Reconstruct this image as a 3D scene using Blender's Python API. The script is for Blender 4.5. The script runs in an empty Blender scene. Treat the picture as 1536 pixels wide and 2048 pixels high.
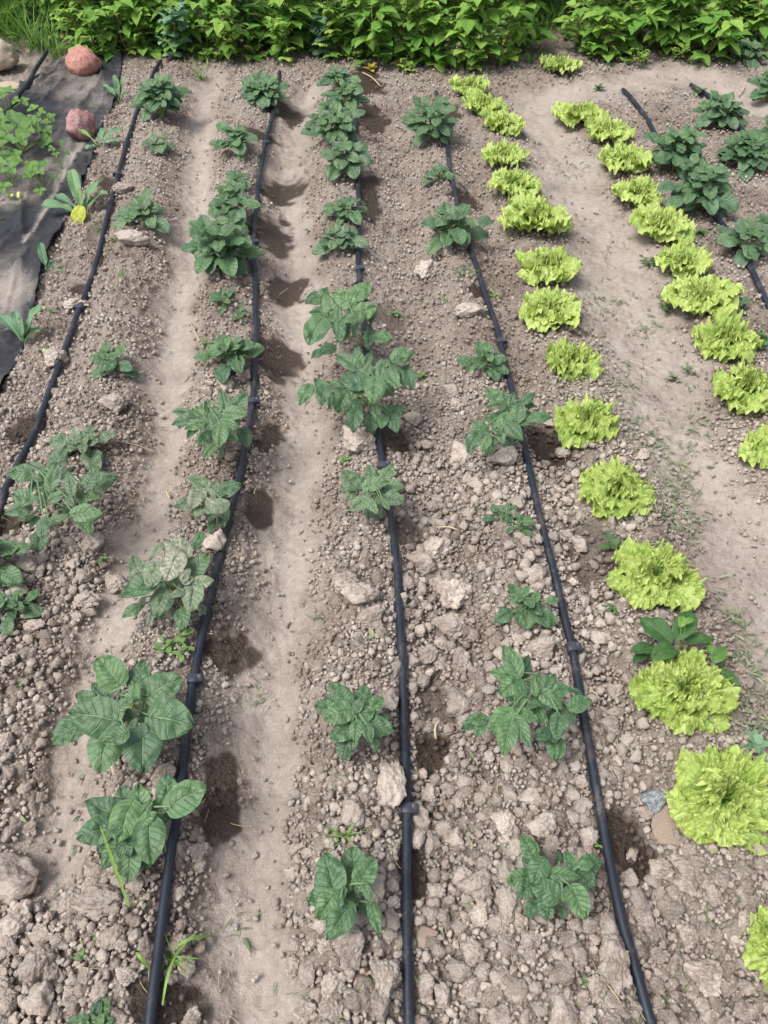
import bpy, math, random
import numpy as np

sc = bpy.context.scene
C = sc.collection
R = math.radians
PI = math.pi

# ------------------------------------------------------------------ camera
FPX = 1577.0
CAMZ = 1.6
PITCH, YAW = R(43.0), R(-2.5)
cam_d = bpy.data.cameras.new('camera')
cam = bpy.data.objects.new('camera', cam_d)
C.objects.link(cam)
cam_d.sensor_fit = 'VERTICAL'
cam_d.sensor_height = 24.0
cam_d.lens = FPX / 2048.0 * 24.0
cam_d.clip_start = 0.02
cam_d.clip_end = 400.0
cam.location = (0, 0, CAMZ)
cam.rotation_euler = (PITCH, 0, YAW)
sc.camera = cam

# ------------------------------------------------------------------ world / sky
SUN_EL, SUN_AZ = R(62), R(-115)          # azimuth measured clockwise from +Y
w = bpy.data.worlds.new('World')
sc.world = w
w.use_nodes = True
nt = w.node_tree
nt.nodes.clear()
sky = nt.nodes.new('ShaderNodeTexSky')
sky.sky_type = 'NISHITA'
sky.sun_disc = False
sky.sun_elevation = SUN_EL
sky.sun_rotation = SUN_AZ
sky.air_density = 1.0
sky.dust_density = 4.0
sky.ozone_density = 0.6
hs = nt.nodes.new('ShaderNodeHueSaturation')      # thin overcast takes the blue out of the sky
hs.inputs['Saturation'].default_value = 0.42
bg = nt.nodes.new('ShaderNodeBackground')
bg.inputs['Strength'].default_value = 0.13
wo = nt.nodes.new('ShaderNodeOutputWorld')
nt.links.new(sky.outputs[0], hs.inputs['Color'])
nt.links.new(hs.outputs[0], bg.inputs['Color'])
nt.links.new(bg.outputs[0], wo.inputs['Surface'])

sun_d = bpy.data.lights.new('sun', 'SUN')
sun_d.energy = 2.05
sun_d.angle = R(26)
sun_d.color = (1.0, 0.965, 0.91)
sun = bpy.data.objects.new('sun', sun_d)
C.objects.link(sun)
sun.rotation_euler = (-(PI / 2 - SUN_EL), 0, -SUN_AZ)

sc.view_settings.view_transform = 'Standard'
sc.view_settings.look = 'None'
sc.view_settings.gamma = 1.0
sc.view_settings.exposure = 0.62
sc.render.engine = 'CYCLES'
sc.cycles.max_bounces = 6
sc.cycles.diffuse_bounces = 3
sc.cycles.glossy_bounces = 2
sc.cycles.transmission_bounces = 3
sc.cycles.transparent_max_bounces = 4

rng = np.random.default_rng(7)
random.seed(7)

# ------------------------------------------------------------------ numeric helpers
def _hash(a, b, s):
    h = (a.astype(np.int64) * 374761393 + b.astype(np.int64) * 668265263 + s * 1442695041) & 0xffffffff
    h = ((h ^ (h >> 13)) * 1274126177) & 0xffffffff
    h = (h ^ (h >> 16)) & 0xffffffff
    return h.astype(np.float64) / 4294967295.0

def vnoise(x, y, s=0):
    xi, yi = np.floor(x), np.floor(y)
    fx, fy = x - xi, y - yi
    fx, fy = fx * fx * (3 - 2 * fx), fy * fy * (3 - 2 * fy)
    a, b = _hash(xi, yi, s), _hash(xi + 1, yi, s)
    c, d = _hash(xi, yi + 1, s), _hash(xi + 1, yi + 1, s)
    return (a * (1 - fx) + b * fx) * (1 - fy) + (c * (1 - fx) + d * fx) * fy * 1.0

def fbm(x, y, s=0, o=4):
    v, a, t = 0, 1.0, 0
    for i in range(o):
        v = v + a * vnoise(x * 2 ** i + 17.3 * i, y * 2 ** i - 9.1 * i, s + i)
        t += a
        a *= 0.5
    return v / t * 2 - 1

def vnoise3(p, s=0):
    z = p[:, 2]
    zi = np.floor(z)
    fz = z - zi
    fz = fz * fz * (3 - 2 * fz)
    a = np.zeros(len(z)); b = np.zeros(len(z))
    a = vnoise(p[:, 0] + zi * 37.7, p[:, 1] - zi * 21.3, s)
    b = vnoise(p[:, 0] + (zi + 1) * 37.7, p[:, 1] - (zi + 1) * 21.3, s)
    return (a * (1 - fz) + b * fz) * 2 - 1

def sstep(e0, e1, x):
    t = np.clip((x - e0) / (e1 - e0), 0, 1)
    return t * t * (3 - 2 * t)

cz, sz_ = math.cos(YAW), math.sin(YAW)
cp, sp_ = math.cos(PITCH), math.sin(PITCH)
ROT = np.array([[cz, -sz_, 0], [sz_, cz, 0], [0, 0, 1]]) @ np.array([[1, 0, 0], [0, cp, -sp_], [0, sp_, cp]])

def ray(px, py):
    px = np.asarray(px, float); py = np.asarray(py, float)
    d = np.stack([(px - 768) / FPX, -(py - 1024) / FPX, -np.ones_like(px)], -1)
    return d @ ROT.T

def plane(px, py, z=0.0):
    d = ray(px, py)
    t = (z - CAMZ) / d[..., 2]
    return d[..., 0] * t, d[..., 1] * t

def to_px(x, y, z):
    v = np.stack([x, y, z - CAMZ], -1) @ ROT
    dep = -v[..., 2]
    dep = np.where(dep < 0.05, 0.05, dep)
    return 768 + FPX * v[..., 0] / dep, 1024 - FPX * v[..., 1] / dep, dep

def polyw(pts):
    x, y = plane([p[0] for p in pts], [p[1] for p in pts])
    return np.stack([x, y], -1)

def dist_poly(x, y, P):
    d = np.full(np.shape(x), 1e9)
    side = np.zeros(np.shape(x))
    for (ax, ay), (bx, by) in zip(P[:-1], P[1:]):
        vx, vy = bx - ax, by - ay
        t = np.clip(((x - ax) * vx + (y - ay) * vy) / (vx * vx + vy * vy + 1e-12), 0, 1)
        dd = np.hypot(x - ax - t * vx, y - ay - t * vy)
        d = np.minimum(d, dd)
    return d

# ------------------------------------------------------------------ layout, traced on the ground
HOSES = {
    'a': [(-130, 1360), (-60, 1190), (-8, 1072), (15, 985), (75, 868), (120, 745), (167, 612), (203, 500), (226, 400), (240, 346), (264, 262), (283, 210), (302, 168), (322, 128)],
    'b': [(287, 2300), (302, 2048), (333, 1800), (357, 1620), (388, 1357), (416, 1230), (441, 1120), (481, 960), (506, 818), (514, 690), (512, 600), (508, 484), (518, 360), (533, 285), (546, 238), (553, 182), (560, 150)],
    'c': [(826, 2300), (817, 2048), (813, 1850), (812, 1625), (806, 1400), (796, 1180), (781, 1040), (764, 925), (742, 800), (728, 660), (716, 535), (717, 420), (712, 270), (707, 160)],
    'd': [(1360, 2300), (1297, 2048), (1235, 1830), (1182, 1550), (1140, 1300), (1082, 1060), (1042, 880), (998, 680), (955, 550), (918, 440), (898, 340), (890, 270), (872, 190)],
    'e': [(1245, 186), (1262, 203), (1284, 232), (1312, 280), (1360, 350), (1415, 420), (1455, 470), (1500, 545), (1545, 640), (1620, 780)],
    'f': [(1380, 176), (1398, 186), (1425, 205), (1470, 250), (1540, 330), (1640, 440)],
    'g': [(-160, 470), (-60, 345), (0, 262), (50, 190), (88, 128), (108, 88), (112, 60)],
}
HW = {k: polyw(v) for k, v in HOSES.items()}

# trodden, smooth furrows: polyline in the picture, half width in metres, depth
PATHS = [
    ([(500, 2060), (480, 1850), (520, 1600), (545, 1420), (560, 1250), (585, 1000), (600, 880), (600, 640), (585, 520), (580, 420), (570, 330), (590, 240), (620, 170)], 0.085, 0.06),
    ([(100, 1700), (130, 1560), (160, 1400), (200, 1290), (250, 1180), (300, 1000), (330, 880), (330, 760), (345, 640), (370, 520), (390, 400), (395, 300), (400, 200), (420, 150)], 0.075, 0.05),
    ([(1700, 1500), (1560, 1200), (1480, 1060), (1420, 960), (1370, 850), (1310, 720), (1260, 600), (1210, 480), (1170, 400), (1130, 320), (1090, 250), (1060, 190)], 0.15, 0.035),
    ([(1060, 190), (1200, 175), (1330, 150), (1440, 160), (1500, 210)], 0.16, 0.02),
]
ROUGHF = [([(880, 2060), (880, 1600), (870, 1300), (860, 1050), (850, 900), (820, 700), (810, 500), (800, 380), (790, 280)], 0.10, 0.035),
          ([(1440, 2200), (1330, 1750), (1250, 1480), (1190, 1250), (1130, 1000), (1080, 850), (1030, 680), (980, 480), (950, 340)], 0.08, 0.03),
          ([(60, 1300), (130, 1050), (160, 850), (190, 700), (230, 500)], 0.05, 0.0)]
RIDGES = [([(275, 2048), (270, 1650), (255, 1430), (340, 1180), (420, 1000), (430, 850), (460, 700), (450, 500), (470, 350), (500, 180)], 0.10, 0.035),
          ([(700, 2048), (690, 1785), (712, 1440), (740, 1160), (748, 985), (720, 770), (685, 640), (690, 450), (690, 325), (675, 170)], 0.11, 0.035),
          ([(1150, 2048), (1105, 1760), (1070, 1400), (1050, 1205), (1020, 1040), (1010, 850), (968, 715), (905, 470), (870, 260)], 0.10, 0.03),
          ([(1600, 1950), (1440, 1595), (1362, 1380), (1303, 1150), (1232, 980), (1173, 842), (1143, 720), (1092, 538), (1068, 440), (1008, 310), (940, 180)], 0.10, 0.02),
          ([(1660, 1100), (1535, 900), (1447, 675), (1358, 530), (1272, 390), (1158, 230)], 0.11, 0.02),
          ([(-60, 1300), (20, 1150), (112, 995), (170, 885), (225, 728), (285, 428), (315, 205)], 0.10, 0.03)]
PW = [(polyw(p), a, b) for p, a, b in PATHS]
FW = [(polyw(p), a, b) for p, a, b in ROUGHF]
RW = [(polyw(p), a, b) for p, a, b in RIDGES]

# wet patches by the emitters: picture position, radii (px) of the stain
WET = [(432, 1595, 52, 85), (462, 1300, 62, 48), (520, 1005, 30, 50), (540, 850, 42, 36), (553, 698, 52, 42), (572, 560, 48, 30), (543, 462, 40, 42),
       (562, 362, 42, 30), (582, 215, 34, 18), (535, 205, 22, 14), (520, 272, 40, 9), (740, 235, 34, 38), (738, 395, 24, 52), (738, 165, 36, 26), (740, 430, 16, 30),
       (830, 1740, 28, 60), (1265, 1700, 70, 85), (1095, 885, 48, 42), (958, 590, 26, 20), (928, 395, 36, 20), (900, 225, 22, 25),
       (58, 865, 38, 45), (30, 1052, 45, 30), (335, 2010, 85, 62), (812, 1062, 34, 34), (190, 470, 20, 28), (215, 370, 22, 30), (1115, 880, 30, 24),
       (780, 630, 46, 26), (780, 880, 34, 30), (860, 1490, 40, 50), (1320, 1640, 22, 30), (150, 580, 30, 14), (870, 1390, 40, 60), (1190, 1100, 50, 60)]
WETW = []
for (a, b, ra, rb) in WET:
    x0, y0 = plane(a, b); x1, _ = plane(a + ra, b); _, y1 = plane(a, b - rb)
    WETW.append((float(x0), float(y0), abs(float(x1 - x0)), abs(float(y1 - y0))))
WET_SOFT = {24, 28, 31, 33, 34, 25}

def masks(x, y):
    """smooth (trodden) and wet, 0..1"""
    n1 = fbm(x * 7, y * 7, 3, 3)
    n1b = fbm(x * 40, y * 40, 4, 3)
    sm = np.zeros(np.shape(x))
    for P, a, b in PW:
        d = dist_poly(x, y, P)
        sm = np.maximum(sm, 1 - sstep(a * 0.30, a * 1.5, d + (n1 + 0.35 * n1b) * a * 0.75))
    n2 = fbm(x * 14, y * 14, 8, 4)
    n3 = fbm(x * 40, y * 40, 9, 2)
    wt = np.zeros(np.shape(x))
    for i, (cx, cy, ra, rb) in enumerate(WETW):
        d = np.hypot((x - cx) / ra, (y - cy) / rb)
        k = 0.6 if i in WET_SOFT else 1.0
        wt = np.maximum(wt, k * (1 - sstep(0.70, 1.10, d + n2 * 0.75 + n3 * 0.25)))
    return sm, wt

def H(x, y):
    """the lie of the land without clods"""
    x = np.asarray(x, float); y = np.asarray(y, float)
    h = np.zeros(np.shape(x))
    for P, a, b in PW:
        h -= b * np.exp(-(dist_poly(x, y, P) / (a * 1.25)) ** 2)
    for P, a, b in FW:
        h -= b * np.exp(-(dist_poly(x, y, P) / a) ** 2)
    for P, a, b in RW:
        h += b * np.exp(-(dist_poly(x, y, P) / a) ** 2)
    for (cx, cy, ra, rb) in WETW:
        h -= 0.002 * np.exp(-((x - cx) ** 2 / ra ** 2 + (y - cy) ** 2 / rb ** 2))
    h += 0.012 * fbm(x * 5, y * 5, 21, 3)
    far = sstep(5.0, 6.0, y)
    h = h * (1 - far * 0.7)
    return h

def P(px, py, h=0.0):
    """the point of the ground seen at a pixel of the photograph, h above it"""
    z = 0.0
    for _ in range(7):
        x, y = plane(px, py, z)
        z = H(x, y) + h
    return np.array([float(x), float(y), float(z)])

def Pv(px, py, h=0.0):
    z = np.zeros(len(px))
    d = ray(px, py)
    for _ in range(6):
        t = (z - CAMZ) / d[:, 2]
        x, y = d[:, 0] * t, d[:, 1] * t
        z = H(x, y) + h
    return x, y, z

def mpp(p):
    """metres per photograph pixel at a point"""
    return float(to_px(np.array(p[0]), np.array(p[1]), np.array(p[2]))[2]) / FPX

# ------------------------------------------------------------------ mesh and object helpers
def np_mesh(name, V, F, attrs=None, smooth=True):
    """F: (n,3) or (n,4) array or list of both"""
    me = bpy.data.meshes.new(name)
    V = np.asarray(V, np.float32)
    Fs = [f for f in (F if isinstance(F, list) else [F]) if len(f)]
    nl = sum(f.size for f in Fs); npoly = sum(len(f) for f in Fs)
    me.vertices.add(len(V)); me.vertices.foreach_set('co', V.ravel())
    me.loops.add(nl); me.polygons.add(npoly)
    me.loops.foreach_set('vertex_index', np.concatenate([f.ravel() for f in Fs]).astype(np.int32))
    st, k = [], 0
    for f in Fs:
        n = f.shape[1]
        st.append(k + np.arange(len(f)) * n); k += f.size
    me.polygons.foreach_set('loop_start', np.concatenate(st).astype(np.int32))
    me.update(calc_edges=True)
    me.polygons.foreach_set('use_smooth', np.full(npoly, smooth))
    for k, v in (attrs or {}).items():
        v = np.asarray(v, np.float32)
        if v.ndim == 2:
            a = me.attributes.new(k, 'FLOAT_VECTOR', 'POINT'); a.data.foreach_set('vector', v.ravel())
        else:
            a = me.attributes.new(k, 'FLOAT', 'POINT'); a.data.foreach_set('value', v)
    me.validate()
    return me

def link(name, me, mat=None, parent=None):
    o = bpy.data.objects.new(name, me)
    C.objects.link(o)
    if mat and me is not None and not me.materials:
        me.materials.append(mat)
    if parent:
        o.parent = parent
    return o

def tag(o, label=None, cat=None, group=None, kind=None):
    if label: o['label'] = label
    if cat: o['category'] = cat
    if group: o['group'] = group
    if kind: o['kind'] = kind
    return o

def empty(name, loc, label, cat, group=None):
    o = bpy.data.objects.new(name, None)
    C.objects.link(o)
    o.location = loc
    o.empty_display_size = 0.02
    return tag(o, label, cat, group)

class MB:
    """collects pieces in world space, written out relative to a base point"""
    def __init__(s):
        s.V, s.F, s.L, s.T, s.D, s.n = [], [], [], [], [], 0
    def add(s, V, F, luv=None, tint=0.0, dust=0.0):
        V = np.asarray(V, float).reshape(-1, 3)
        s.V.append(V); s.F.append(np.asarray(F, np.int64) + s.n); s.n += len(V)
        s.L.append(luv if luv is not None else np.zeros((len(V), 3)))
        s.T.append(np.full(len(V), tint) if np.isscalar(tint) else tint)
        s.D.append(np.full(len(V), dust) if np.isscalar(dust) else dust)
    def build(s, name, mat, parent=None, base=(0, 0, 0)):
        if not s.V:
            return None
        V = np.concatenate(s.V) - np.asarray(base)
        q = [f for f in s.F if f.shape[1] == 4]; t = [f for f in s.F if f.shape[1] == 3]
        Fs = []
        if q: Fs.append(np.concatenate(q))
        if t: Fs.append(np.concatenate(t))
        me = np_mesh(name, V, Fs, {'luv': np.concatenate(s.L), 'tint': np.concatenate(s.T), 'dust': np.concatenate(s.D)})
        return link(name, me, mat, parent)

def grid_faces(nr, nc, wrap=False):
    i = np.arange(nr - 1)[:, None]; j = np.arange(nc if wrap else nc - 1)[None, :]
    j2 = (j + 1) % nc
    a = i * nc + j; b = i * nc + j2; c = (i + 1) * nc + j2; d = (i + 1) * nc + j
    return np.stack([a, b, c, d], -1).reshape(-1, 4)

def tube(M, pts, rad, sides=6, tint=0.0, caps=False, dust=0.0):
    pts = np.asarray(pts, float)
    n = len(pts)
    rad = np.full(n, rad) if np.isscalar(rad) else np.asarray(rad)
    T = np.gradient(pts, axis=0)
    T /= np.linalg.norm(T, axis=1)[:, None] + 1e-12
    ref = np.array([0, 0, 1.0]) if abs(T[0, 2]) < 0.9 else np.array([1.0, 0, 0])
    A = np.cross(T, ref); A /= np.linalg.norm(A, axis=1)[:, None] + 1e-12
    B = np.cross(T, A)
    an = np.linspace(0, 2 * PI, sides, endpoint=False)
    V = pts[:, None, :] + rad[:, None, None] * (np.cos(an)[None, :, None] * A[:, None, :] + np.sin(an)[None, :, None] * B[:, None, :])
    V = V.reshape(-1, 3)
    F = grid_faces(n, sides, True)
    if caps:
        V = np.concatenate([V, V[:sides], V[-sides:]]) if False else V
        c0, c1 = len(V), len(V) + 1
        V = np.concatenate([V, pts[:1], pts[-1:]])
        tri = [[c0, (k + 1) % sides, k] for k in range(sides)] + [[c1, (n - 1) * sides + k, (n - 1) * sides + (k + 1) % sides] for k in range(sides)]
        M.add(V, F, None, tint, dust)
        M.F.append(np.asarray(tri) + M.n - len(V))
    else:
        M.add(V, F, None, tint, dust)

def spline(pts, n):
    pts = np.asarray(pts, float)
    d = np.r_[0, np.cumsum(np.linalg.norm(np.diff(pts, axis=0), axis=1))]
    t = np.linspace(0, d[-1], n)
    lin = np.stack([np.interp(t, d, pts[:, k]) for k in range(pts.shape[1])], -1)
    # smooth by local averaging
    for _ in range(3):
        m = lin.copy()
        m[1:-1] = (lin[:-2] + 2 * lin[1:-1] + lin[2:]) / 4
        lin = m
    return lin

def prof(shape, t):
    if shape == 'round':
        return np.sin(PI * t ** 0.70) ** 0.56 * (1 - 0.10 * t)
    if shape == 'ovate':
        return np.sin(PI * t ** 0.72) ** 0.78 * (1 - 0.12 * t * t)
    if shape == 'pointed':
        return np.sin(PI * t ** 0.66) ** 1.05 * (1 - 0.18 * t)
    if shape == 'lance':
        return np.sin(PI * t ** 0.8) ** 1.1
    if shape == 'spoon':                       # kohlrabi: narrow stalk, broad blade
        return 0.07 + 0.93 * np.clip((t - 0.25) / 0.75, 0, 1) ** 0.6 * np.clip(1 - t, 0, 1) ** 0.42 * 1.45
    if shape == 'strap':
        return (1 - t) ** 0.7 * (0.6 + 0.4 * np.sin(PI * np.minimum(t * 1.3, 1)))
    return np.sin(PI * t)

def leaf(M, base, az, L, W, e0=0.2, droop=0.6, roll=0.0, shape='round', nu=3, nv=8, fold=0.15, cup=0.15, quilt=0.03,
         nvein=6, lobe=0.12, serr=0.0, tint=0.0, dust=0.0, side=0.0, wave=0.0):
    s = np.linspace(0, 1, nv + 1)
    t = 0.5 * s + 0.5 * (1 - np.cos(PI * s)) / 2
    u = np.linspace(-1, 1, 2 * nu + 1)
    e = e0 - droop * t
    tm = np.r_[0, np.diff(t)]
    em = np.r_[e[0], (e[1:] + e[:-1]) / 2]
    X = np.cumsum(np.cos(em) * tm) * L
    Z = np.cumsum(np.sin(em) * tm) * L
    wd = W / 2 * prof(shape, np.clip(t, 0, 1))
    wd[0] = max(wd[0], W * 0.02); wd[-1] = min(wd[-1], W * 0.03)
    wd = wd[:, None] * np.ones_like(u)[None, :]
    if serr:
        k = np.where(np.arange(nv + 1) % 2 == 0, 1.0, -1.0)[:, None]
        wd = wd * (1 + serr * k * np.abs(u)[None, :] ** 4)
    U, T = np.meshgrid(u, t)
    au = np.abs(U)
    yl = U * wd * math.cos(fold)
    nn = au * wd * math.sin(fold) - cup * wd * U * U
    ph = T * nvein - au ** 0.8 * 1.7
    if quilt > 0.04:
        s9 = random.random() * 90
        nn += 0.10 * W * (vnoise(U * 2.3 + s9, T * 4.5, 5) - 0.5) * 2 * np.clip(T * 4, 0, 1)
    ph = ph + 0.35 * (vnoise(U * 1.5 + 31 * W, T * 3 + az, 3) - 0.5)
    nn += quilt * W * (np.sin(PI * ph) ** 2 * 0.6 + np.abs(np.sin(PI * ph)) * 0.4 - 0.45) * (1 - au ** 3) * np.sin(PI * np.clip(T, 0, 1)) ** 0.4
    nn -= quilt * W * 0.9 * np.exp(-(U / 0.16) ** 2)
    if wave:
        p0 = random.random() * 7
        nn += wave * W * au ** 2 * np.sin(T * 13 + p0 + np.sign(U) * 1.7)
        nn += 0.5 * wave * W * au ** 2 * np.sin(T * 23 + 2 * p0 - np.sign(U))
    ls = -lobe * L * (1 - T) ** 3 * au
    ca, sa = math.cos(az), math.sin(az)
    D = np.array([ca, sa, 0]); Up = np.array([0, 0, 1.0]); La = np.array([-sa, ca, 0])
    E = e[:, None]
    dirx = np.cos(E)[..., None] * D + np.sin(E)[..., None] * Up
    nrm = -np.sin(E)[..., None] * D + np.cos(E)[..., None] * Up
    cr, sr = math.cos(roll), math.sin(roll)
    lat = cr * La + sr * nrm
    nr2 = cr * nrm - sr * La
    V = (np.asarray(base)[None, None, :] + X[:, None, None] * D + Z[:, None, None] * Up + ls[..., None] * dirx
         + yl[..., None] * lat + nn[..., None] * nr2)
    if side:
        V = V + (side * L * T ** 2)[..., None] * La
    luv = np.stack([U, T, np.full_like(U, random.random())], -1).reshape(-1, 3)
    M.add(V.reshape(-1, 3), grid_faces(nv + 1, 2 * nu + 1)[:, ::-1], luv, tint, dust)

# ------------------------------------------------------------------ materials
def new_mat(name):
    m = bpy.data.materials.new(name)
    m.use_nodes = True
    m.node_tree.nodes.clear()
    return m, m.node_tree

class NT:
    def __init__(s, nt): s.t = nt
    def n(s, ty, **kw):
        o = s.t.nodes.new(ty)
        for k, v in kw.items():
            if k.startswith('i_'):
                o.inputs[k[2:].replace('_', ' ')].default_value = v
            else:
                setattr(o, k, v)
        return o
    def l(s, a, b): s.t.links.new(a, b)
    def val(s, x, sock):
        if hasattr(x, 'is_output'): s.l(x, sock)
        else: sock.default_value = x
    def math(s, op, a, b=0.0, c=None, clamp=False):
        o = s.t.nodes.new('ShaderNodeMath'); o.operation = op; o.use_clamp = clamp
        s.val(a, o.inputs[0]); s.val(b, o.inputs[1])
        if c is not None: s.val(c, o.inputs[2])
        return o.outputs[0]
    def mix(s, f, a, b, blend='MIX'):
        o = s.t.nodes.new('ShaderNodeMix'); o.data_type = 'RGBA'; o.blend_type = blend
        s.val(f, o.inputs['Factor'])
        for x, k in ((a, 6), (b, 7)):
            if hasattr(x, 'is_output'): s.l(x, o.inputs[k])
            else: o.inputs[k].default_value = (*x, 1)
        return o.outputs[2]
    def ramp(s, x, lo, hi):
        o = s.t.nodes.new('ShaderNodeMapRange'); o.interpolation_type = 'SMOOTHSTEP'
        s.val(x, o.inputs['Value']); o.inputs['From Min'].default_value = lo; o.inputs['From Max'].default_value = hi
        return o.outputs[0]
    def attr(s, name):
        o = s.t.nodes.new('ShaderNodeAttribute'); o.attribute_name = name
        return o
    def noise(s, vec, scale, det=4, rough=0.6):
        o = s.t.nodes.new('ShaderNodeTexNoise')
        o.inputs['Scale'].default_value = scale; o.inputs['Detail'].default_value = det; o.inputs['Roughness'].default_value = rough
        s.l(vec, o.inputs['Vector'])
        return o.outputs['Fac']
    def voro(s, vec, scale, feature='F1', out='Distance'):
        o = s.t.nodes.new('ShaderNodeTexVoronoi'); o.feature = feature
        o.inputs['Scale'].default_value = scale
        s.l(vec, o.inputs['Vector'])
        return o.outputs[out]
    def bump(s, h, strength, dist, normal=None):
        o = s.t.nodes.new('ShaderNodeBump'); o.inputs['Strength'].default_value = strength; o.inputs['Distance'].default_value = dist
        s.l(h, o.inputs['Height'])
        if normal: s.l(normal, o.inputs['Normal'])
        return o.outputs[0]

DRY = (0.395, 0.343, 0.303)
DRY2 = (0.225, 0.180, 0.153)
PALE = (0.500, 0.442, 0.395)
PINK = (0.345, 0.270, 0.226)
MOIST = (0.062, 0.041, 0.029)

def soil_material(name, kind):
    m, t = new_mat(name); g = NT(t)
    out = g.n('ShaderNodeOutputMaterial'); bs = g.n('ShaderNodeBsdfPrincipled')
    g.l(bs.outputs[0], out.inputs[0])
    tc = g.n('ShaderNodeTexCoord'); vec = tc.outputs['Object']
    oi = g.n('ShaderNodeObjectInfo')
    if kind == 'clod':
        add = g.n('ShaderNodeVectorMath', operation='ADD'); g.l(vec, add.inputs[0]); 
        mul = g.n('ShaderNodeVectorMath', operation='SCALE'); g.l(oi.outputs['Location'], mul.inputs[0]); mul.inputs['Scale'].default_value = 3.1
        g.l(mul.outputs[0], add.inputs[1]); vec = add.outputs[0]
    s = 30 if kind == 'clod' else 1.0
    q = 0.022 if kind == 'clod' else 1.0            # clod meshes are unit sized: keep the grain at its real size
    n_big = g.noise(vec, 2.8 if kind != 'clod' else 0.8, 3)
    n_mid = g.noise(vec, 18 if kind != 'clod' else 1.6, 4)
    n_fine = g.noise(vec, 230 * q, 5, 0.72)
    n_grit = g.noise(vec, 650 * q, 3, 0.65)
    c = g.mix(g.ramp(g.math('ADD', g.math('MULTIPLY', n_big, 0.6), g.math('MULTIPLY', g.noise(vec, 7.0 * q, 4), 0.45)), 0.40, 0.60), DRY2, DRY)
    c = g.mix(g.math('MULTIPLY', g.ramp(n_mid, 0.48, 0.75), 0.55), c, PINK)
    c = g.mix(g.math('MULTIPLY', g.ramp(n_fine, 0.42, 0.75), 0.75 if kind != 'ground' else 0.6), c, PALE)
    c = g.mix(g.math('MULTIPLY', g.ramp(n_fine, 0.5, 0.28), 0.55), c, (0.17, 0.125, 0.098))
    if kind == 'ground':
        sm = g.attr('smooth').outputs['Fac']
        n_sp = g.noise(vec, 55, 5, 0.75)
        c = g.mix(g.math('MULTIPLY', sm, 0.5), c, g.mix(g.ramp(n_sp, 0.34, 0.66), (0.27, 0.228, 0.200), (0.43, 0.372, 0.334)))
        rg = g.math('SUBTRACT', 1.0, sm)
        c = g.mix(g.math('MULTIPLY', rg, 0.42), c, g.mix(g.ramp(n_mid, 0.35, 0.7), (0.15, 0.112, 0.088), (0.25, 0.20, 0.165)))
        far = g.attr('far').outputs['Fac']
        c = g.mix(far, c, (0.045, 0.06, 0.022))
    tint = g.attr('tint').outputs['Fac'] if kind != 'clod' else oi.outputs['Random']
    if kind != 'ground':
        k = g.n('ShaderNodeMapRange'); g.l(tint, k.inputs['Value']); k.inputs['To Min'].default_value = 0.92 if kind == 'clod' else 0.84; k.inputs['To Max'].default_value = 1.34 if kind == 'clod' else 1.34
        hv = g.n('ShaderNodeHueSaturation'); g.l(c, hv.inputs['Color']); g.l(k.outputs[0], hv.inputs['Value'])
        c = hv.outputs[0]
    wet = g.attr('wet').outputs['Fac'] if kind != 'clod' else g.n('ShaderNodeValue').outputs[0]
    if kind == 'clod': wet.default_value = 0.0
    wc = g.mix(g.ramp(n_fine, 0.35, 0.7), (0.036, 0.025, 0.019), (0.085, 0.060, 0.045))
    c = g.mix(g.math('MULTIPLY', wet, 0.97), c, wc)
    g.l(c, bs.inputs['Base Color'])
    g.l(g.math('SUBTRACT', 0.95, g.math('MULTIPLY', wet, 0.52)), bs.inputs['Roughness'])
    bs.inputs['Specular IOR Level'].default_value = 0.25
    v1 = g.voro(vec, 210 * q); v2 = g.voro(vec, 420 * q)
    hgt = g.math('ADD', g.math('MULTIPLY', g.math('SUBTRACT', 1.0, v1), 0.6), g.math('MULTIPLY', g.math('SUBTRACT', 1.0, v2), 0.35))
    hgt = g.math('ADD', hgt, g.math('MULTIPLY', n_fine, 1.2))
    hgt = g.math('ADD', hgt, g.math('MULTIPLY', n_grit, 0.5))
    if kind == 'ground':
        amp = g.math('SUBTRACT', 1.0, g.math('MULTIPLY', sm, 0.15))
        hgt = g.math('MULTIPLY', hgt, amp)
        v3 = g.math('SUBTRACT', 1.0, g.voro(vec, 75)); v4 = g.math('SUBTRACT', 1.0, g.voro(vec, 130))
        pb = g.math('MULTIPLY', g.math('ADD', g.math('MULTIPLY', v3, 1.0), g.math('MULTIPLY', v4, 0.7)), g.math('SUBTRACT', 1.0, g.math('MULTIPLY', sm, 0.92)))
        g.l(g.bump(hgt, 0.8, 0.0032, g.bump(pb, 0.85, 0.007)), bs.inputs['Normal'])
    else:
        g.l(g.bump(hgt, 0.8, 0.003 if kind != 'clod' else 0.0035), bs.inputs['Normal'])
    return m

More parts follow.
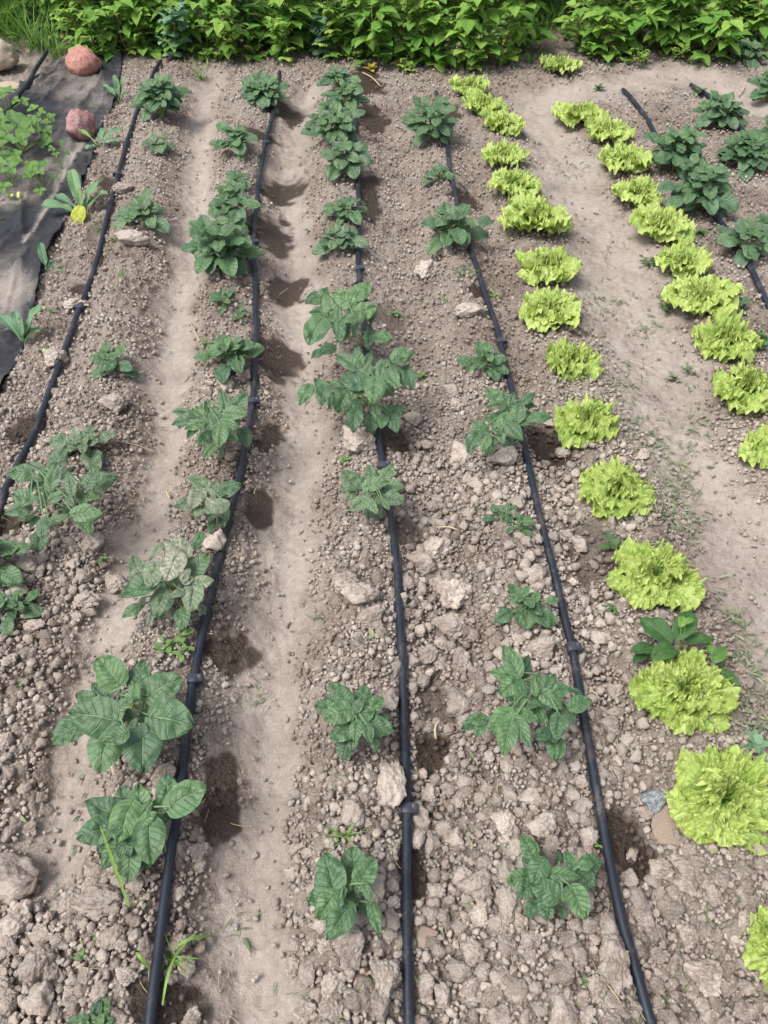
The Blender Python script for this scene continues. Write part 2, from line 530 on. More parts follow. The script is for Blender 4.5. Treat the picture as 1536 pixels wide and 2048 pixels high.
def leaf_material(name, base, vein, young, rough=0.55, nvein=6, kslope=1.7, dustc=(0.42, 0.37, 0.31), trans=0.22, back=None, veinw=0.10,
                  veinmix=0.4, bump=0.6, center=None, spec=0.35):
    m, t = new_mat(name); g = NT(t)
    out = g.n('ShaderNodeOutputMaterial')
    la = g.attr('luv').outputs['Vector']
    sx = g.n('ShaderNodeSeparateXYZ'); g.l(la, sx.inputs[0])
    U, V, Hh = sx.outputs[0], sx.outputs[1], sx.outputs[2]
    au = g.math('ABSOLUTE', U)
    tc = g.n('ShaderNodeTexCoord').outputs['Object']
    nz = g.noise(tc, 120, 3); nf = g.noise(tc, 420, 3); nb = g.noise(tc, 25, 2)
    ph = g.math('SUBTRACT', g.math('MULTIPLY', V, nvein), g.math('MULTIPLY', g.math('POWER', au, 0.8), kslope))
    ph = g.math('ADD', ph, g.math('MULTIPLY', g.math('SUBTRACT', nb, 0.5), 0.9))
    fr = g.math('ABSOLUTE', g.math('SUBTRACT', g.math('FRACT', ph), 0.0))
    dv = g.math('MINIMUM', g.math('FRACT', ph), g.math('SUBTRACT', 1.0, g.math('FRACT', ph)))
    sv = g.ramp(dv, veinw, 0.0)
    mr = g.ramp(au, 0.09, 0.015)
    vn = g.math('MAXIMUM', g.math('MULTIPLY', sv, g.math('SUBTRACT', 0.8, g.math('MULTIPLY', au, 0.5))), mr)
    tint = g.attr('tint').outputs['Fac']; dust = g.attr('dust').outputs['Fac']
    c = g.mix(tint, base, young)
    c = g.mix(g.math('MULTIPLY', g.ramp(nz, 0.35, 0.7), 0.5), c, g.mix(0.5, c, (0.03, 0.06, 0.02)))
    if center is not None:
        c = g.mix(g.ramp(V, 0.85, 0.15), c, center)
    c = g.mix(g.math('MULTIPLY', vn, veinmix), c, vein)
    if back is not None:
        bf = g.n('ShaderNodeNewGeometry').outputs['Backfacing']
        c = g.mix(g.math('MULTIPLY', bf, 0.7), c, back)
    dm = g.math('MULTIPLY', g.math('MULTIPLY', dust, 0.78), g.ramp(g.math('ADD', g.math('MULTIPLY', nf, 0.6), g.math('MULTIPLY', nz, 0.5)), 0.40, 0.66), clamp=True)
    c = g.mix(dm, c, dustc)
    bs = g.n('ShaderNodeBsdfPrincipled'); bs.inputs['Roughness'].default_value = rough
    bs.inputs['Specular IOR Level'].default_value = spec
    g.l(c, bs.inputs['Base Color'])
    hgt = g.math('ADD', g.math('MULTIPLY', vn, -0.8), g.math('ADD', g.math('MULTIPLY', nz, 0.7), g.math('MULTIPLY', nf, 0.3)))
    nrm = g.bump(hgt, bump, 0.0032)
    g.l(nrm, bs.inputs['Normal'])
    tr = g.n('ShaderNodeBsdfTranslucent'); 
    hv = g.n('ShaderNodeHueSaturation', i_Saturation=1.15, i_Value=1.3); g.l(c, hv.inputs['Color']); g.l(hv.outputs[0], tr.inputs['Color'])
    mx = g.n('ShaderNodeMixShader'); mx.inputs[0].default_value = trans
    g.l(bs.outputs[0], mx.inputs[1]); g.l(tr.outputs[0], mx.inputs[2]); g.l(mx.outputs[0], out.inputs[0])
    return m

def plain(name, col, rough=0.6, col2=None, scale=60, bump=0.2, spec=0.4, tintcol=None):
    m, t = new_mat(name); g = NT(t)
    out = g.n('ShaderNodeOutputMaterial'); bs = g.n('ShaderNodeBsdfPrincipled'); g.l(bs.outputs[0], out.inputs[0])
    tc = g.n('ShaderNodeTexCoord').outputs['Object']
    n = g.noise(tc, scale, 5)
    c = g.mix(g.ramp(n, 0.3, 0.72), col, col2 or col)
    if tintcol: c = g.mix(g.attr('tint').outputs['Fac'], c, tintcol)
    g.l(c, bs.inputs['Base Color'])
    bs.inputs['Roughness'].default_value = rough; bs.inputs['Specular IOR Level'].default_value = spec
    g.l(g.bump(n, bump, 0.003), bs.inputs['Normal'])
    return m

M_GROUND = soil_material('garden_soil', 'ground')
M_CLOD = soil_material('clod_soil', 'clod')
M_CRUMB = soil_material('crumb_soil', 'stuff')
M_POTATO = leaf_material('potato_leaf', (0.050, 0.125, 0.058), (0.27, 0.39, 0.22), (0.125, 0.245, 0.090), rough=0.40, nvein=6, veinmix=0.46, veinw=0.12, trans=0.12, bump=1.0, spec=0.55,
                         back=(0.20, 0.31, 0.17))
M_STEM = plain('green_stem', (0.16, 0.28, 0.05), 0.5, (0.28, 0.38, 0.09), 80)
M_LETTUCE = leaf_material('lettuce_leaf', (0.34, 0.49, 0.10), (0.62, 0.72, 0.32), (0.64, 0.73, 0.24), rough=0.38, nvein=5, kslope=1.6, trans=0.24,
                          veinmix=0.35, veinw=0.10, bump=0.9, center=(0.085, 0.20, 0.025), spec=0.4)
M_RASP = leaf_material('raspberry_leaf', (0.130, 0.300, 0.050), (0.30, 0.46, 0.14), (0.36, 0.54, 0.11), rough=0.65, spec=0.25, nvein=7, kslope=0.9, trans=0.3,
                       back=(0.24, 0.38, 0.16), bump=0.7)
M_GREY = leaf_material('greygreen_leaf', (0.12, 0.27, 0.13), (0.28, 0.42, 0.26), (0.26, 0.43, 0.28), rough=0.6, nvein=4, trans=0.2, bump=0.4, veinmix=0.3)
M_KOHL = leaf_material('kohlrabi_leaf', (0.10, 0.24, 0.13), (0.42, 0.55, 0.30), (0.24, 0.42, 0.10), rough=0.5, nvein=5, trans=0.2, bump=0.4, veinmix=0.6)
M_STRAW = leaf_material('strawberry_leaf', (0.055, 0.16, 0.03), (0.22, 0.38, 0.12), (0.16, 0.33, 0.05), rough=0.5, nvein=6, bump=0.5)
M_WEED = leaf_material('weed_leaf', (0.045, 0.12, 0.035), (0.16, 0.28, 0.11), (0.17, 0.32, 0.07), rough=0.6, nvein=4, bump=0.3)
M_WILT = leaf_material('wilted_leaf', (0.075, 0.13, 0.06), (0.24, 0.29, 0.17), (0.32, 0.33, 0.21), rough=0.8, nvein=3, bump=0.3, trans=0.1)
M_GRASS = leaf_material('grass_blade', (0.11, 0.26, 0.05), (0.24, 0.40, 0.12), (0.27, 0.44, 0.10), rough=0.5, nvein=0.01, veinmix=0.3, bump=0.1)
M_YELL = leaf_material('yellowing_leaf', (0.55, 0.47, 0.06), (0.6, 0.55, 0.2), (0.62, 0.42, 0.08), rough=0.5, nvein=5, bump=0.4)
M_YELL2 = leaf_material('yellow_kohlrabi_leaf', (0.50, 0.52, 0.06), (0.62, 0.66, 0.30), (0.36, 0.48, 0.08), rough=0.5, nvein=5, bump=0.6, veinmix=0.5)
M_STRAWBIT = plain('dry_straw', (0.42, 0.33, 0.20), 0.8, (0.55, 0.46, 0.32), 90)
M_CANE = plain('cane_bark', (0.14, 0.17, 0.05), 0.7, (0.22, 0.17, 0.09), 60)

def hose_material():
    m, t = new_mat('black_polyethylene'); g = NT(t)
    out = g.n('ShaderNodeOutputMaterial'); bs = g.n('ShaderNodeBsdfPrincipled'); g.l(bs.outputs[0], out.inputs[0])
    tc = g.n('ShaderNodeTexCoord').outputs['Object']
    n = g.noise(tc, 9, 4); nf = g.noise(tc, 160, 3, 0.7); n2 = g.noise(tc, 40, 3)
    d = g.math('MULTIPLY', g.ramp(g.math('ADD', g.math('MULTIPLY', n, 0.7), g.math('MULTIPLY', nf, 0.45)), 0.58, 0.80), 0.55)
    c = g.mix(d, (0.012, 0.018, 0.032), (0.16, 0.135, 0.115))
    g.l(c, bs.inputs['Base Color'])
    g.l(g.math('ADD', 0.42, g.math('MULTIPLY', n2, 0.22)), bs.inputs['Roughness'])
    bs.inputs['Specular IOR Level'].default_value = 0.42
    g.l(g.bump(nf, 0.15, 0.001), bs.inputs['Normal'])
    return m
M_HOSE = hose_material()
M_CLIP = plain('dark_plastic', (0.034, 0.038, 0.056), 0.42, (0.060, 0.062, 0.078), 90, 0.15)

def fabric_material():
    m, t = new_mat('woven_ground_cover'); g = NT(t)
    out = g.n('ShaderNodeOutputMaterial'); bs = g.n('ShaderNodeBsdfPrincipled'); g.l(bs.outputs[0], out.inputs[0])
    tc = g.n('ShaderNodeTexCoord').outputs['Object']
    n = g.noise(tc, 6, 5, 0.65); nf = g.noise(tc, 90, 4, 0.7); nn = g.noise(tc, 400, 2)
    dust = g.attr('dust').outputs['Fac']
    f = g.math('ADD', dust, g.math('MULTIPLY', g.math('SUBTRACT', n, 0.5), 0.9))
    f = g.math('ADD', f, g.math('MULTIPLY', g.math('SUBTRACT', nf, 0.5), 0.55))
    d = g.math('MULTIPLY', g.ramp(f, 0.10, 0.85), 0.95)
    c = g.mix(d, (0.016, 0.018, 0.024), g.mix(g.ramp(nn, 0.35, 0.7), (0.20, 0.175, 0.155), (0.38, 0.33, 0.29)))
    g.l(c, bs.inputs['Base Color'])
    bs.inputs['Roughness'].default_value = 0.8
    wv = g.n('ShaderNodeTexWave', wave_type='BANDS'); wv.inputs['Scale'].default_value = 160; g.l(tc, wv.inputs['Vector'])
    h = g.math('ADD', g.math('MULTIPLY', nf, 1.0), g.math('MULTIPLY', wv.outputs['Fac'], 0.2))
    g.l(g.bump(h, 0.5, 0.002), bs.inputs['Normal'])
    return m
M_FABRIC = fabric_material()
M_REDSTONE = plain('red_granite', (0.30, 0.125, 0.10), 0.75, (0.50, 0.27, 0.225), 7, 0.9)
M_PURPLESTONE = plain('purple_stone', (0.20, 0.095, 0.095), 0.75, (0.40, 0.25, 0.24), 5, 0.9)
M_TANSTONE = plain('tan_boulder', (0.30, 0.25, 0.18), 0.85, (0.48, 0.42, 0.33), 14, 0.6)
M_BLUESTONE = plain('slate_stone', (0.09, 0.105, 0.13), 0.6, (0.36, 0.37, 0.39), 4, 0.9)
M_PINKSTONE = plain('pink_pebble', (0.36, 0.21, 0.18), 0.8, (0.46, 0.30, 0.27), 60, 0.4)
M_BROWNROCK = plain('flat_brown_rock', (0.25, 0.195, 0.155), 0.85, (0.36, 0.285, 0.23), 12, 0.7)
M_WHITE = plain('white_petal', (0.8, 0.8, 0.76), 0.6)
M_BERRY = plain('unripe_berry', (0.45, 0.52, 0.16), 0.5, (0.62, 0.62, 0.3), 200)
M_BULB = plain('kohlrabi_bulb_skin', (0.55, 0.60, 0.12), 0.45, (0.66, 0.66, 0.25), 50)

# ------------------------------------------------------------------ ground
FAB_R = np.array([(250, 96), (240, 150), (234, 203), (208, 245), (187, 315), (166, 372), (143, 423), (125, 464), (100, 508), (84, 551), (80, 578), (73, 612), (45, 706), (11, 771), (0, 795), (-60, 900), (-130, 1010)], float)

def cell_bumps(x, y, cell, seed, presence):
    """rounded clods of random size standing on a jittered grid; returns height"""
    gx, gy = x / cell, y / cell
    xi, yi = np.floor(gx), np.floor(gy)
    out = np.zeros_like(x)
    for dx in (-1, 0, 1):
        for dy in (-1, 0, 1):
            ci, cj = xi + dx, yi + dy
            jx = ci + 0.15 + 0.7 * _hash(ci, cj, seed)
            jy = cj + 0.15 + 0.7 * _hash(ci, cj, seed + 1)
            rr = 0.22 + 0.42 * _hash(ci, cj, seed + 2)
            pr = _hash(ci, cj, seed + 3)
            a = _hash(ci, cj, seed + 4) * PI
            sq = 0.75 + 0.5 * _hash(ci, cj, seed + 5)
            ddx, ddy = gx - jx, gy - jy
            ex = ddx * np.cos(a) + ddy * np.sin(a); ey = (-ddx * np.sin(a) + ddy * np.cos(a)) * sq
            # squarish lumps
            d2 = (np.abs(ex) ** 2.6 + np.abs(ey) ** 2.6) ** (2 / 2.6)
            r = rr * np.clip((presence - pr) * 4 + 0.3, 0, 1)
            hh = np.sqrt(np.clip(r * r - d2, 0, None)) * 0.85
            out = np.maximum(out, hh)
    return out * cell * 1.15

def ground():
    NR, NC = 1250, 900
    py = np.concatenate([np.linspace(2230, -60, NR)])
    _, yy = plane(np.full(NR, 768.0), py)
    lo = [-40, -12, -4, -1.5, -0.6, -0.2, 0.0]
    hi = list(yy[-1] + np.array([0.15, 0.35, 0.7, 1.2, 2.0, 3.5, 6, 12, 25, 60]))
    lo = [v for v in lo if v < yy[0] - 0.05]
    yall = np.r_[lo, yy, hi]
    yc = np.clip(yall, yy[0], yy[-1])
    half = (0.80 + 0.62 * yc)
    s = np.linspace(-1, 1, NC)
    outer = np.array([1.08, 1.2, 1.5, 2.2, 4, 10, 22])
    S = np.r_[-outer[::-1], s, outer]
    X = S[None, :] * half[:, None]
    Y = np.repeat(yall[:, None], len(S), 1)
    shp = X.shape
    x, y = X.ravel(), Y.ravel()
    x = x + 0.06 * y * 0 
    base = H(x, y)
    sm, wt = masks(x, y)
    core = ((np.abs(S) <= 1)[None, :] & ((yall >= yy[0]) & (yall <= yy[-1]))[:, None]).ravel()
    z = base + 0.007 * sm * fbm(x * 13, y * 13, 91, 2) + 0.005 * sm * fbm(x * 30, y * 24, 92, 2)
    xc, yc2 = x[core], y[core]
    smc, wtc = sm[core], wt[core]
    pxx, pyy, dep = to_px(xc, yc2, base[core])
    near = sstep(500, 1750, pyy)
    rough = 1 - smc
    rmod = 0.5 + 0.5 * fbm(xc * 3.5, yc2 * 3.5, 55, 2)
    wx = xc + 0.005 * fbm(xc * 70, yc2 * 70, 5, 3); wy = yc2 + 0.005 * fbm(xc * 70, yc2 * 70, 6, 3)
    h = cell_bumps(wx, wy, 0.030, 100, rough * (0.25 + 0.45 * rmod + 0.25 * near) - 0.22 * wtc)
    h = np.maximum(h, 0.8 * cell_bumps(wx, wy, 0.017, 200, rough * (0.5 + 0.35 * rmod) + 0.04))
    m = yc2 < 4.0
    hs_ = np.zeros_like(h)
    hs_[m] = cell_bumps(wx[m], wy[m], 0.0095, 300, rough[m] * 0.75 + 0.22)
    h = np.maximum(h, 0.8 * hs_) + 0.25 * hs_
    fine = 0.0042 * fbm(xc * 50, yc2 * 50, 77, 4) + 0.008 * rough * fbm(xc * 16, yc2 * 16, 78, 3)
    z[core] += (h * (0.30 + 0.90 * rough) + fine) * (1 - 0.88 * wtc) - 0.004 * rough
    fxr = np.interp(pyy, FAB_R[:, 1], FAB_R[:, 0])
    z[core] -= np.where((pxx < fxr - 6) & (pyy > 98) & (pyy < 1100), 0.022, 0)
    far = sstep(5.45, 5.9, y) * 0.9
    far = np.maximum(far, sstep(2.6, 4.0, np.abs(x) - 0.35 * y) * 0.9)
    V = np.stack([x, y, z], -1)
    me = np_mesh('ground', V, grid_faces(*shp), {'smooth': sm, 'wet': wt, 'far': far})
    o = link('ground', me, M_GROUND)
    tag(o, kind='structure')
    return o
ground()

# ------------------------------------------------------------------ clods
def ico(sub):
    import bmesh
    bm = bmesh.new()
    bmesh.ops.create_icosphere(bm, subdivisions=sub, radius=1.0)
    V = np.array([v.co[:] for v in bm.verts]); F = np.array([[v.index for v in f.verts] for f in bm.faces])
    bm.free()
    return V, F
ICO = {k: ico(k) for k in (1, 2, 3, 4, 5)}

def clod_shape(sub, seed, angular=0.5, rough=0.12, cavities=0.0):
    V, F = ICO[sub]
    g = np.random.default_rng(seed)
    nP = g.integers(9, 15)
    N = g.normal(size=(nP, 3)); N /= np.linalg.norm(N, axis=1)[:, None]
    D = 0.62 + 0.38 * g.random(nP)
    dots = V @ N.T
    r = np.where(dots > 0.05, D[None, :] / np.maximum(dots, 0.05), 9.0)
    k = 14.0
    rs = -np.log(np.sum(np.exp(-k * np.minimum(r, 3)), 1)) / k
    rs = np.clip(rs, 0.3, 1.4)
    r = (1 - angular) * 0.9 + angular * rs
    off = g.random(3) * 50
    if sub >= 2:
        r = r * (1 + rough * vnoise3(V * 1.8 + off, seed) + rough * 0.7 * vnoise3(V * 4 + off, seed + 1))
    if sub >= 3:
        n1 = vnoise3(V * 9 + off, seed + 2); n2 = vnoise3(V * 18 + off, seed + 3)
        r = r * (1 + rough * 0.45 * n1 + rough * 0.28 * n2)
        if cavities:
            r = r * (1 - cavities * sstep(0.25, 0.6, vnoise3(V * 6 + off, seed + 5)))
    return V * r[:, None], F

CLODM = []
for i in range(12):
    V_, F_ = clod_shape(5 if i < 8 else 4, 40 + i, 0.5 + 0.35 * (i % 3) / 2, 0.18 + 0.04 * (i % 2), 0.13 if i % 2 else 0.07)
    me = np_mesh('clod', V_, F_)
    me.materials.append(M_CLOD)
    CLODM.append(me)
STONEM = {}
def stone_mesh(seed, ang, rough, mat):
    V_, F_ = clod_shape(4, seed, ang, rough)
    me = np_mesh('stone', V_, F_)
    me.materials.append(mat)
    return me

# x, y, w, h in the photograph, label
CL = [
 (203, 1802, 100, 66, 'largest pale grey soil clod, left of the hose below the bottom left potato plant'),
 (32, 1762, 96, 84, 'big grey clod cut by the left edge near the bottom, above a rounder clod'),
 (44, 1833, 60, 60, 'round clod just below the big grey clod at the left edge'),
 (80, 1925, 66, 74, 'tall knobbly clod at bottom left, topped by a narrow shoulder'),
 (88, 1995, 60, 62, 'broad rounded clod below the tall knobbly clod at bottom left'),
 (785, 1557, 56, 92, 'long upright clod with a pitted face touching the middle hose'),
 (707, 1625, 48, 56, 'rounded brown clod above the small grass tuft near the lone low potato plant'),
 (702, 1885, 56, 72, 'clod directly under the potato plant at bottom centre'),
 (771, 1945, 50, 62, 'lumpy clod against the left side of the middle hose near the bottom edge'),
 (583, 1930, 38, 44, 'pale round clod at the edge of the smooth furrow near the bottom'),
 (663, 1967, 42, 58, 'oblong clod left of the flat pink stone'),
 (761, 2010, 42, 50, 'brown clod left of the middle hose at the bottom edge'),
 (613, 2018, 48, 48, 'pale clod at the bottom edge right of the smooth furrow'),
 (785, 1842, 28, 46, 'slim clod squeezed between the bottom centre potato plant and the hose'),
 (750, 1778, 44, 60, 'flat slanting clod right of the bottom centre potato plant'),
 (835, 1676, 34, 44, 'clod touching the right side of the middle hose just under its clip'),
 (910, 1676, 36, 36, None), (944, 1897, 40, 46, None), (920, 1940, 52, 40, 'three-armed knobbly clod in the rubble between the middle and right hoses'),
 (851, 1967, 35, 48, None), (954, 1768, 58, 52, None),
 (1008, 1645, 46, 58, 'tall clod above and left of the potato plant by the right hose'),
 (1014, 1798, 46, 76, 'tall clod touching the left leaves of the potato plant by the right hose'),
 (886, 1990, 36, 44, None),
 (1223, 1920, 64, 112, 'long slab-like clod leaning beside the right hose near the bottom'),
 (1128, 2026, 50, 54, 'squarish clod at the bottom edge left of the right hose'),
 (1084, 1650, 56, 50, 'lumpy clod above the potato plant by the right hose'),
 (1273, 1798, 42, 52, 'lone pale clod on the wet soil right of the right hose'),
 (1370, 1767, 46, 44, 'round clod, lower one of a pair under the largest lettuce'),
 (1319, 1734, 44, 40, 'pale clod between the wet soil and the largest lettuce'),
 (1373, 1734, 52, 38, None), (1341, 1821, 46, 38, None), (1405, 1944, 62, 60, 'broad flat clod lying left of the lettuce cut by the right edge'),
 (1373, 1870, 42, 48, None), (1189, 1970, 32, 50, 'narrow clod left of the long slab-like clod'),
 (1160, 1911, 34, 30, None), (1178, 1852, 36, 34, 'clod right below the potato plant by the right hose'),
 (1321, 1950, 30, 24, None), (1365, 1954, 28, 26, None), (1402, 2008, 36, 32, None), (1240, 2020, 34, 28, None), (1330, 2030, 40, 30, None),
 (720, 1190, 64, 56, 'pale wedge-shaped clod left of the middle hose above its twin'),
 (742, 1233, 50, 42, 'pitted clod just below the pale wedge-shaped clod by the middle hose'),
 (908, 1189, 66, 60, 'large round clod with a flat tan chip on top'),
 (901, 1254, 62, 62, 'long leaning clod right below the large round clod'),
 (869, 1098, 48, 56, 'clod standing right of the dark hole by the middle hose'),
 (845, 1128, 48, 54, None), (922, 1322, 38, 62, 'upright clod in the rubble left of the tall-leaved potato plant'),
 (920, 1407, 48, 52, 'darker clod left of the tall-leaved potato plant'),
 (856, 1312, 46, 36, 'dark brown flat clod in the hollow right of the middle hose'),
 (845, 1364, 30, 32, None), (775, 1403, 50, 44, 'clod wedged between the round-leaved potato plant and the middle hose'),
 (693, 1163, 46, 44, None), (815, 1166, 26, 34, None), (800, 1200, 30, 30, None),
 (717, 886, 60, 50, 'pale clod left of the middle hose under the big bushy potato plant'),
 (825, 842, 38, 38, 'clod right of the big bushy potato plant'),
 (850, 544, 42, 54, 'tall pale clod in the far furrow left of the right hose'),
 (903, 786, 32, 34, None), (911, 813, 24, 30, None), (925, 911, 44, 50, 'clod at the lower left of the potato plant beside the right hose, half way up'),
 (1008, 917, 56, 42, 'flat-topped clod below the potato plant beside the right hose, half way up'),
 (875, 1003, 28, 28, None), (950, 970, 30, 32, None), (940, 622, 54, 32, 'low brown clod left of the right hose in the far part'),
 (852, 893, 24, 26, None), (890, 500, 30, 34, None),
 (115, 720, 38, 44, 'clod touching the left hose below its clip'),
 (232, 811, 50, 48, 'knobbly clod on the left ridge right of the left hose'),
 (149, 612, 42, 30, 'clod left of the clip on the left hose'),
 (416, 784, 22, 20, 'small smooth pale stone-like clod above a potato plant'),
 (488, 757, 30, 30, 'round clod left of the hose, just above its clip'),
 (455, 771, 28, 34, None), (108, 882, 34, 20, None), (460, 916, 22, 24, None),
 (433, 1088, 50, 48, 'round clod resting against the hose above the dusty potato plant'),
 (193, 1085, 44, 44, 'clod right below the sprawling potato plant at left'),
 (59, 1130, 44, 34, None), (83, 1142, 22, 26, None), (171, 1154, 28, 32, None),
 (234, 1170, 42, 44, 'clod left of the dusty potato plant'), (174, 1200, 44, 42, None), (183, 1225, 30, 22, None), (157, 1237, 24, 26, None),
 (42, 1183, 32, 26, None), (24, 1322, 30, 28, None), (14, 1484, 36, 40, None), (150, 1130, 30, 26, None), (75, 1250, 40, 26, None),
 (1199, 1278, 48, 32, 'flat oval clod right of the right hose, above its clip'),
 (1080, 1295, 56, 42, 'pinkish flat clod left of the clip on the right hose'),
 (1216, 1450, 34, 38, 'round clod left of the second lettuce from the bottom'),
 (1229, 1427, 38, 26, None), (1253, 1481, 30, 38, None), (1158, 1091, 32, 38, None), (1326, 1232, 22, 20, None), (1070, 1150, 42, 36, None),
 (1284, 913, 34, 24, 'small grey stone-like clod at the edge of the right path'),
 (1124, 908, 36, 26, 'clod between the right hose and the lettuces'),
 (1035, 1008, 30, 34, None), (252, 379, 40, 26, 'clod right against the left hose below its upper clip'),
 (267, 481, 62, 40, 'broad crumbly clod right of the left hose'),
 (330, 1550, 52, 48, 'brown clod tucked under the big round-leaved potato plant by the hose'), (400, 1700, 40, 34, 'pale clod right of the hose beside the wet patch'),
 (255, 1950, 40, 38, None), (120, 1880, 34, 32, None), (150, 2010, 34, 32, None), (245, 1890, 30, 26, None), (375, 1935, 34, 40, None), (385, 2035, 44, 34, 'white-grey clod on the dark wet soil at the bottom edge'),
 (20, 2010, 40, 44, None), (1098, 850, 20, 18, None), (700, 950, 18, 20, None),
]
CLOD_GROUP = 'crumbly soil clods lying on the ridges'
GEN_LABEL = 'crumbly grey-brown soil clod lying loose among smaller clods'
placed = []       # x, y, r of things clods must not cut through
def hose_dist(x, y):
    d = np.full(np.shape(x), 9.0)
    for k in HW:
        d = np.minimum(d, dist_poly(x, y, HW[k]))
    return d

def place_clod(p, rx, ry, rz, label, idx, rot):
    o = bpy.data.objects.new('soil_clod', CLODM[idx % len(CLODM)])
    C.objects.link(o)
    o.location = p; o.scale = (rx, ry, rz); o.rotation_euler = rot
    tag(o, label or GEN_LABEL, 'soil clod', CLOD_GROUP)
    placed.append((p[0], p[1], (rx + ry) / 2))
    return o

for i, (a, b, wpx, hpx, lab) in enumerate(CL):
    p = P(a, b + hpx * 0.12)
    mp = mpp(p)
    rx = wpx * mp / 2 * 1.06
    ry = hpx * mp / 2 * 0.98
    rz = min(rx, ry) * 0.86
    p[2] += rz * 0.55 + 0.003
    place_clod(p, rx, ry, rz, lab, i * 5 + 3, (0, 0, random.uniform(-0.5, 0.5) if abs(wpx - hpx) < 12 else random.uniform(-0.15, 0.15)))

NAMED = [
 (663 + 57, 1957, 30, 46, 'pink_stone', M_PINKSTONE, 'flat pink stone with sharp corners lying among clods at the bottom', 'stone', 0.7, 0.35),
 (1307, 1596, 44, 46, 'slate_stone', M_BLUESTONE, 'small angular blue-grey stone left of the largest lettuce', 'stone', 0.9, 0.7),
 (1335, 1648, 66, 70, 'flat_rock', M_BROWNROCK, 'flat smooth brown rock half buried left of the largest lettuce', 'rock', 0.6, 0.22),
 (851, 1869, 46, 38, 'wood_chunk', plain('old_wood', (0.25, 0.19, 0.15), 0.85, (0.38, 0.30, 0.25), 40), 'squarish grey-brown chunk of old wood right of the middle hose', 'wood chunk', 0.95, 0.5),
 (170, 138, 74, 56, 'granite_boulder', M_REDSTONE, 'smooth salmon-red granite boulder on the black fabric, nearer the hedge', 'boulder', 0.42, 1.05),
 (162, 266, 58, 62, 'purple_boulder', M_PURPLESTONE, 'angular purplish red boulder on the black fabric, behind a kohlrabi', 'boulder', 0.95, 1.0),
 (8, 122, 74, 60, 'tan_boulder', M_TANSTONE, 'pale tan boulder cut by the left edge below the grass', 'boulder', 0.6, 0.8),
 (20, 172, 60, 36, 'grey_stone', M_TANSTONE, 'low grey stone below the pale tan boulder', 'stone', 0.6, 0.5),
 (1284, 440, 14, 10, 'pale_pebble', M_WHITE, 'tiny white pebble', 'pebble', 0.3, 0.7),
]
for i, (a, b, wpx, hpx, nm, mt, lab, cat, ang, fl) in enumerate(NAMED[:-1]):
    p = P(a, b + hpx * 0.15); mp = mpp(p)
    me = stone_mesh(530 + i * 7, ang, 0.10, mt)
    o = bpy.data.objects.new(nm, me); C.objects.link(o)
    big = wpx * mp / 2 * 1.12
    vy = hpx * mp / 2 * (1.0 if b > 600 else 1.1)
    rz = min(big, vy) * fl
    p[2] += rz * (0.55 if fl > 0.6 else 0.2)
    o.location = p; o.scale = (big, vy, rz)
    o.rotation_euler = (0, 0, 0.25 * (i % 3 - 1))
    tag(o, lab, cat)
    placed.append((p[0], p[1], big))

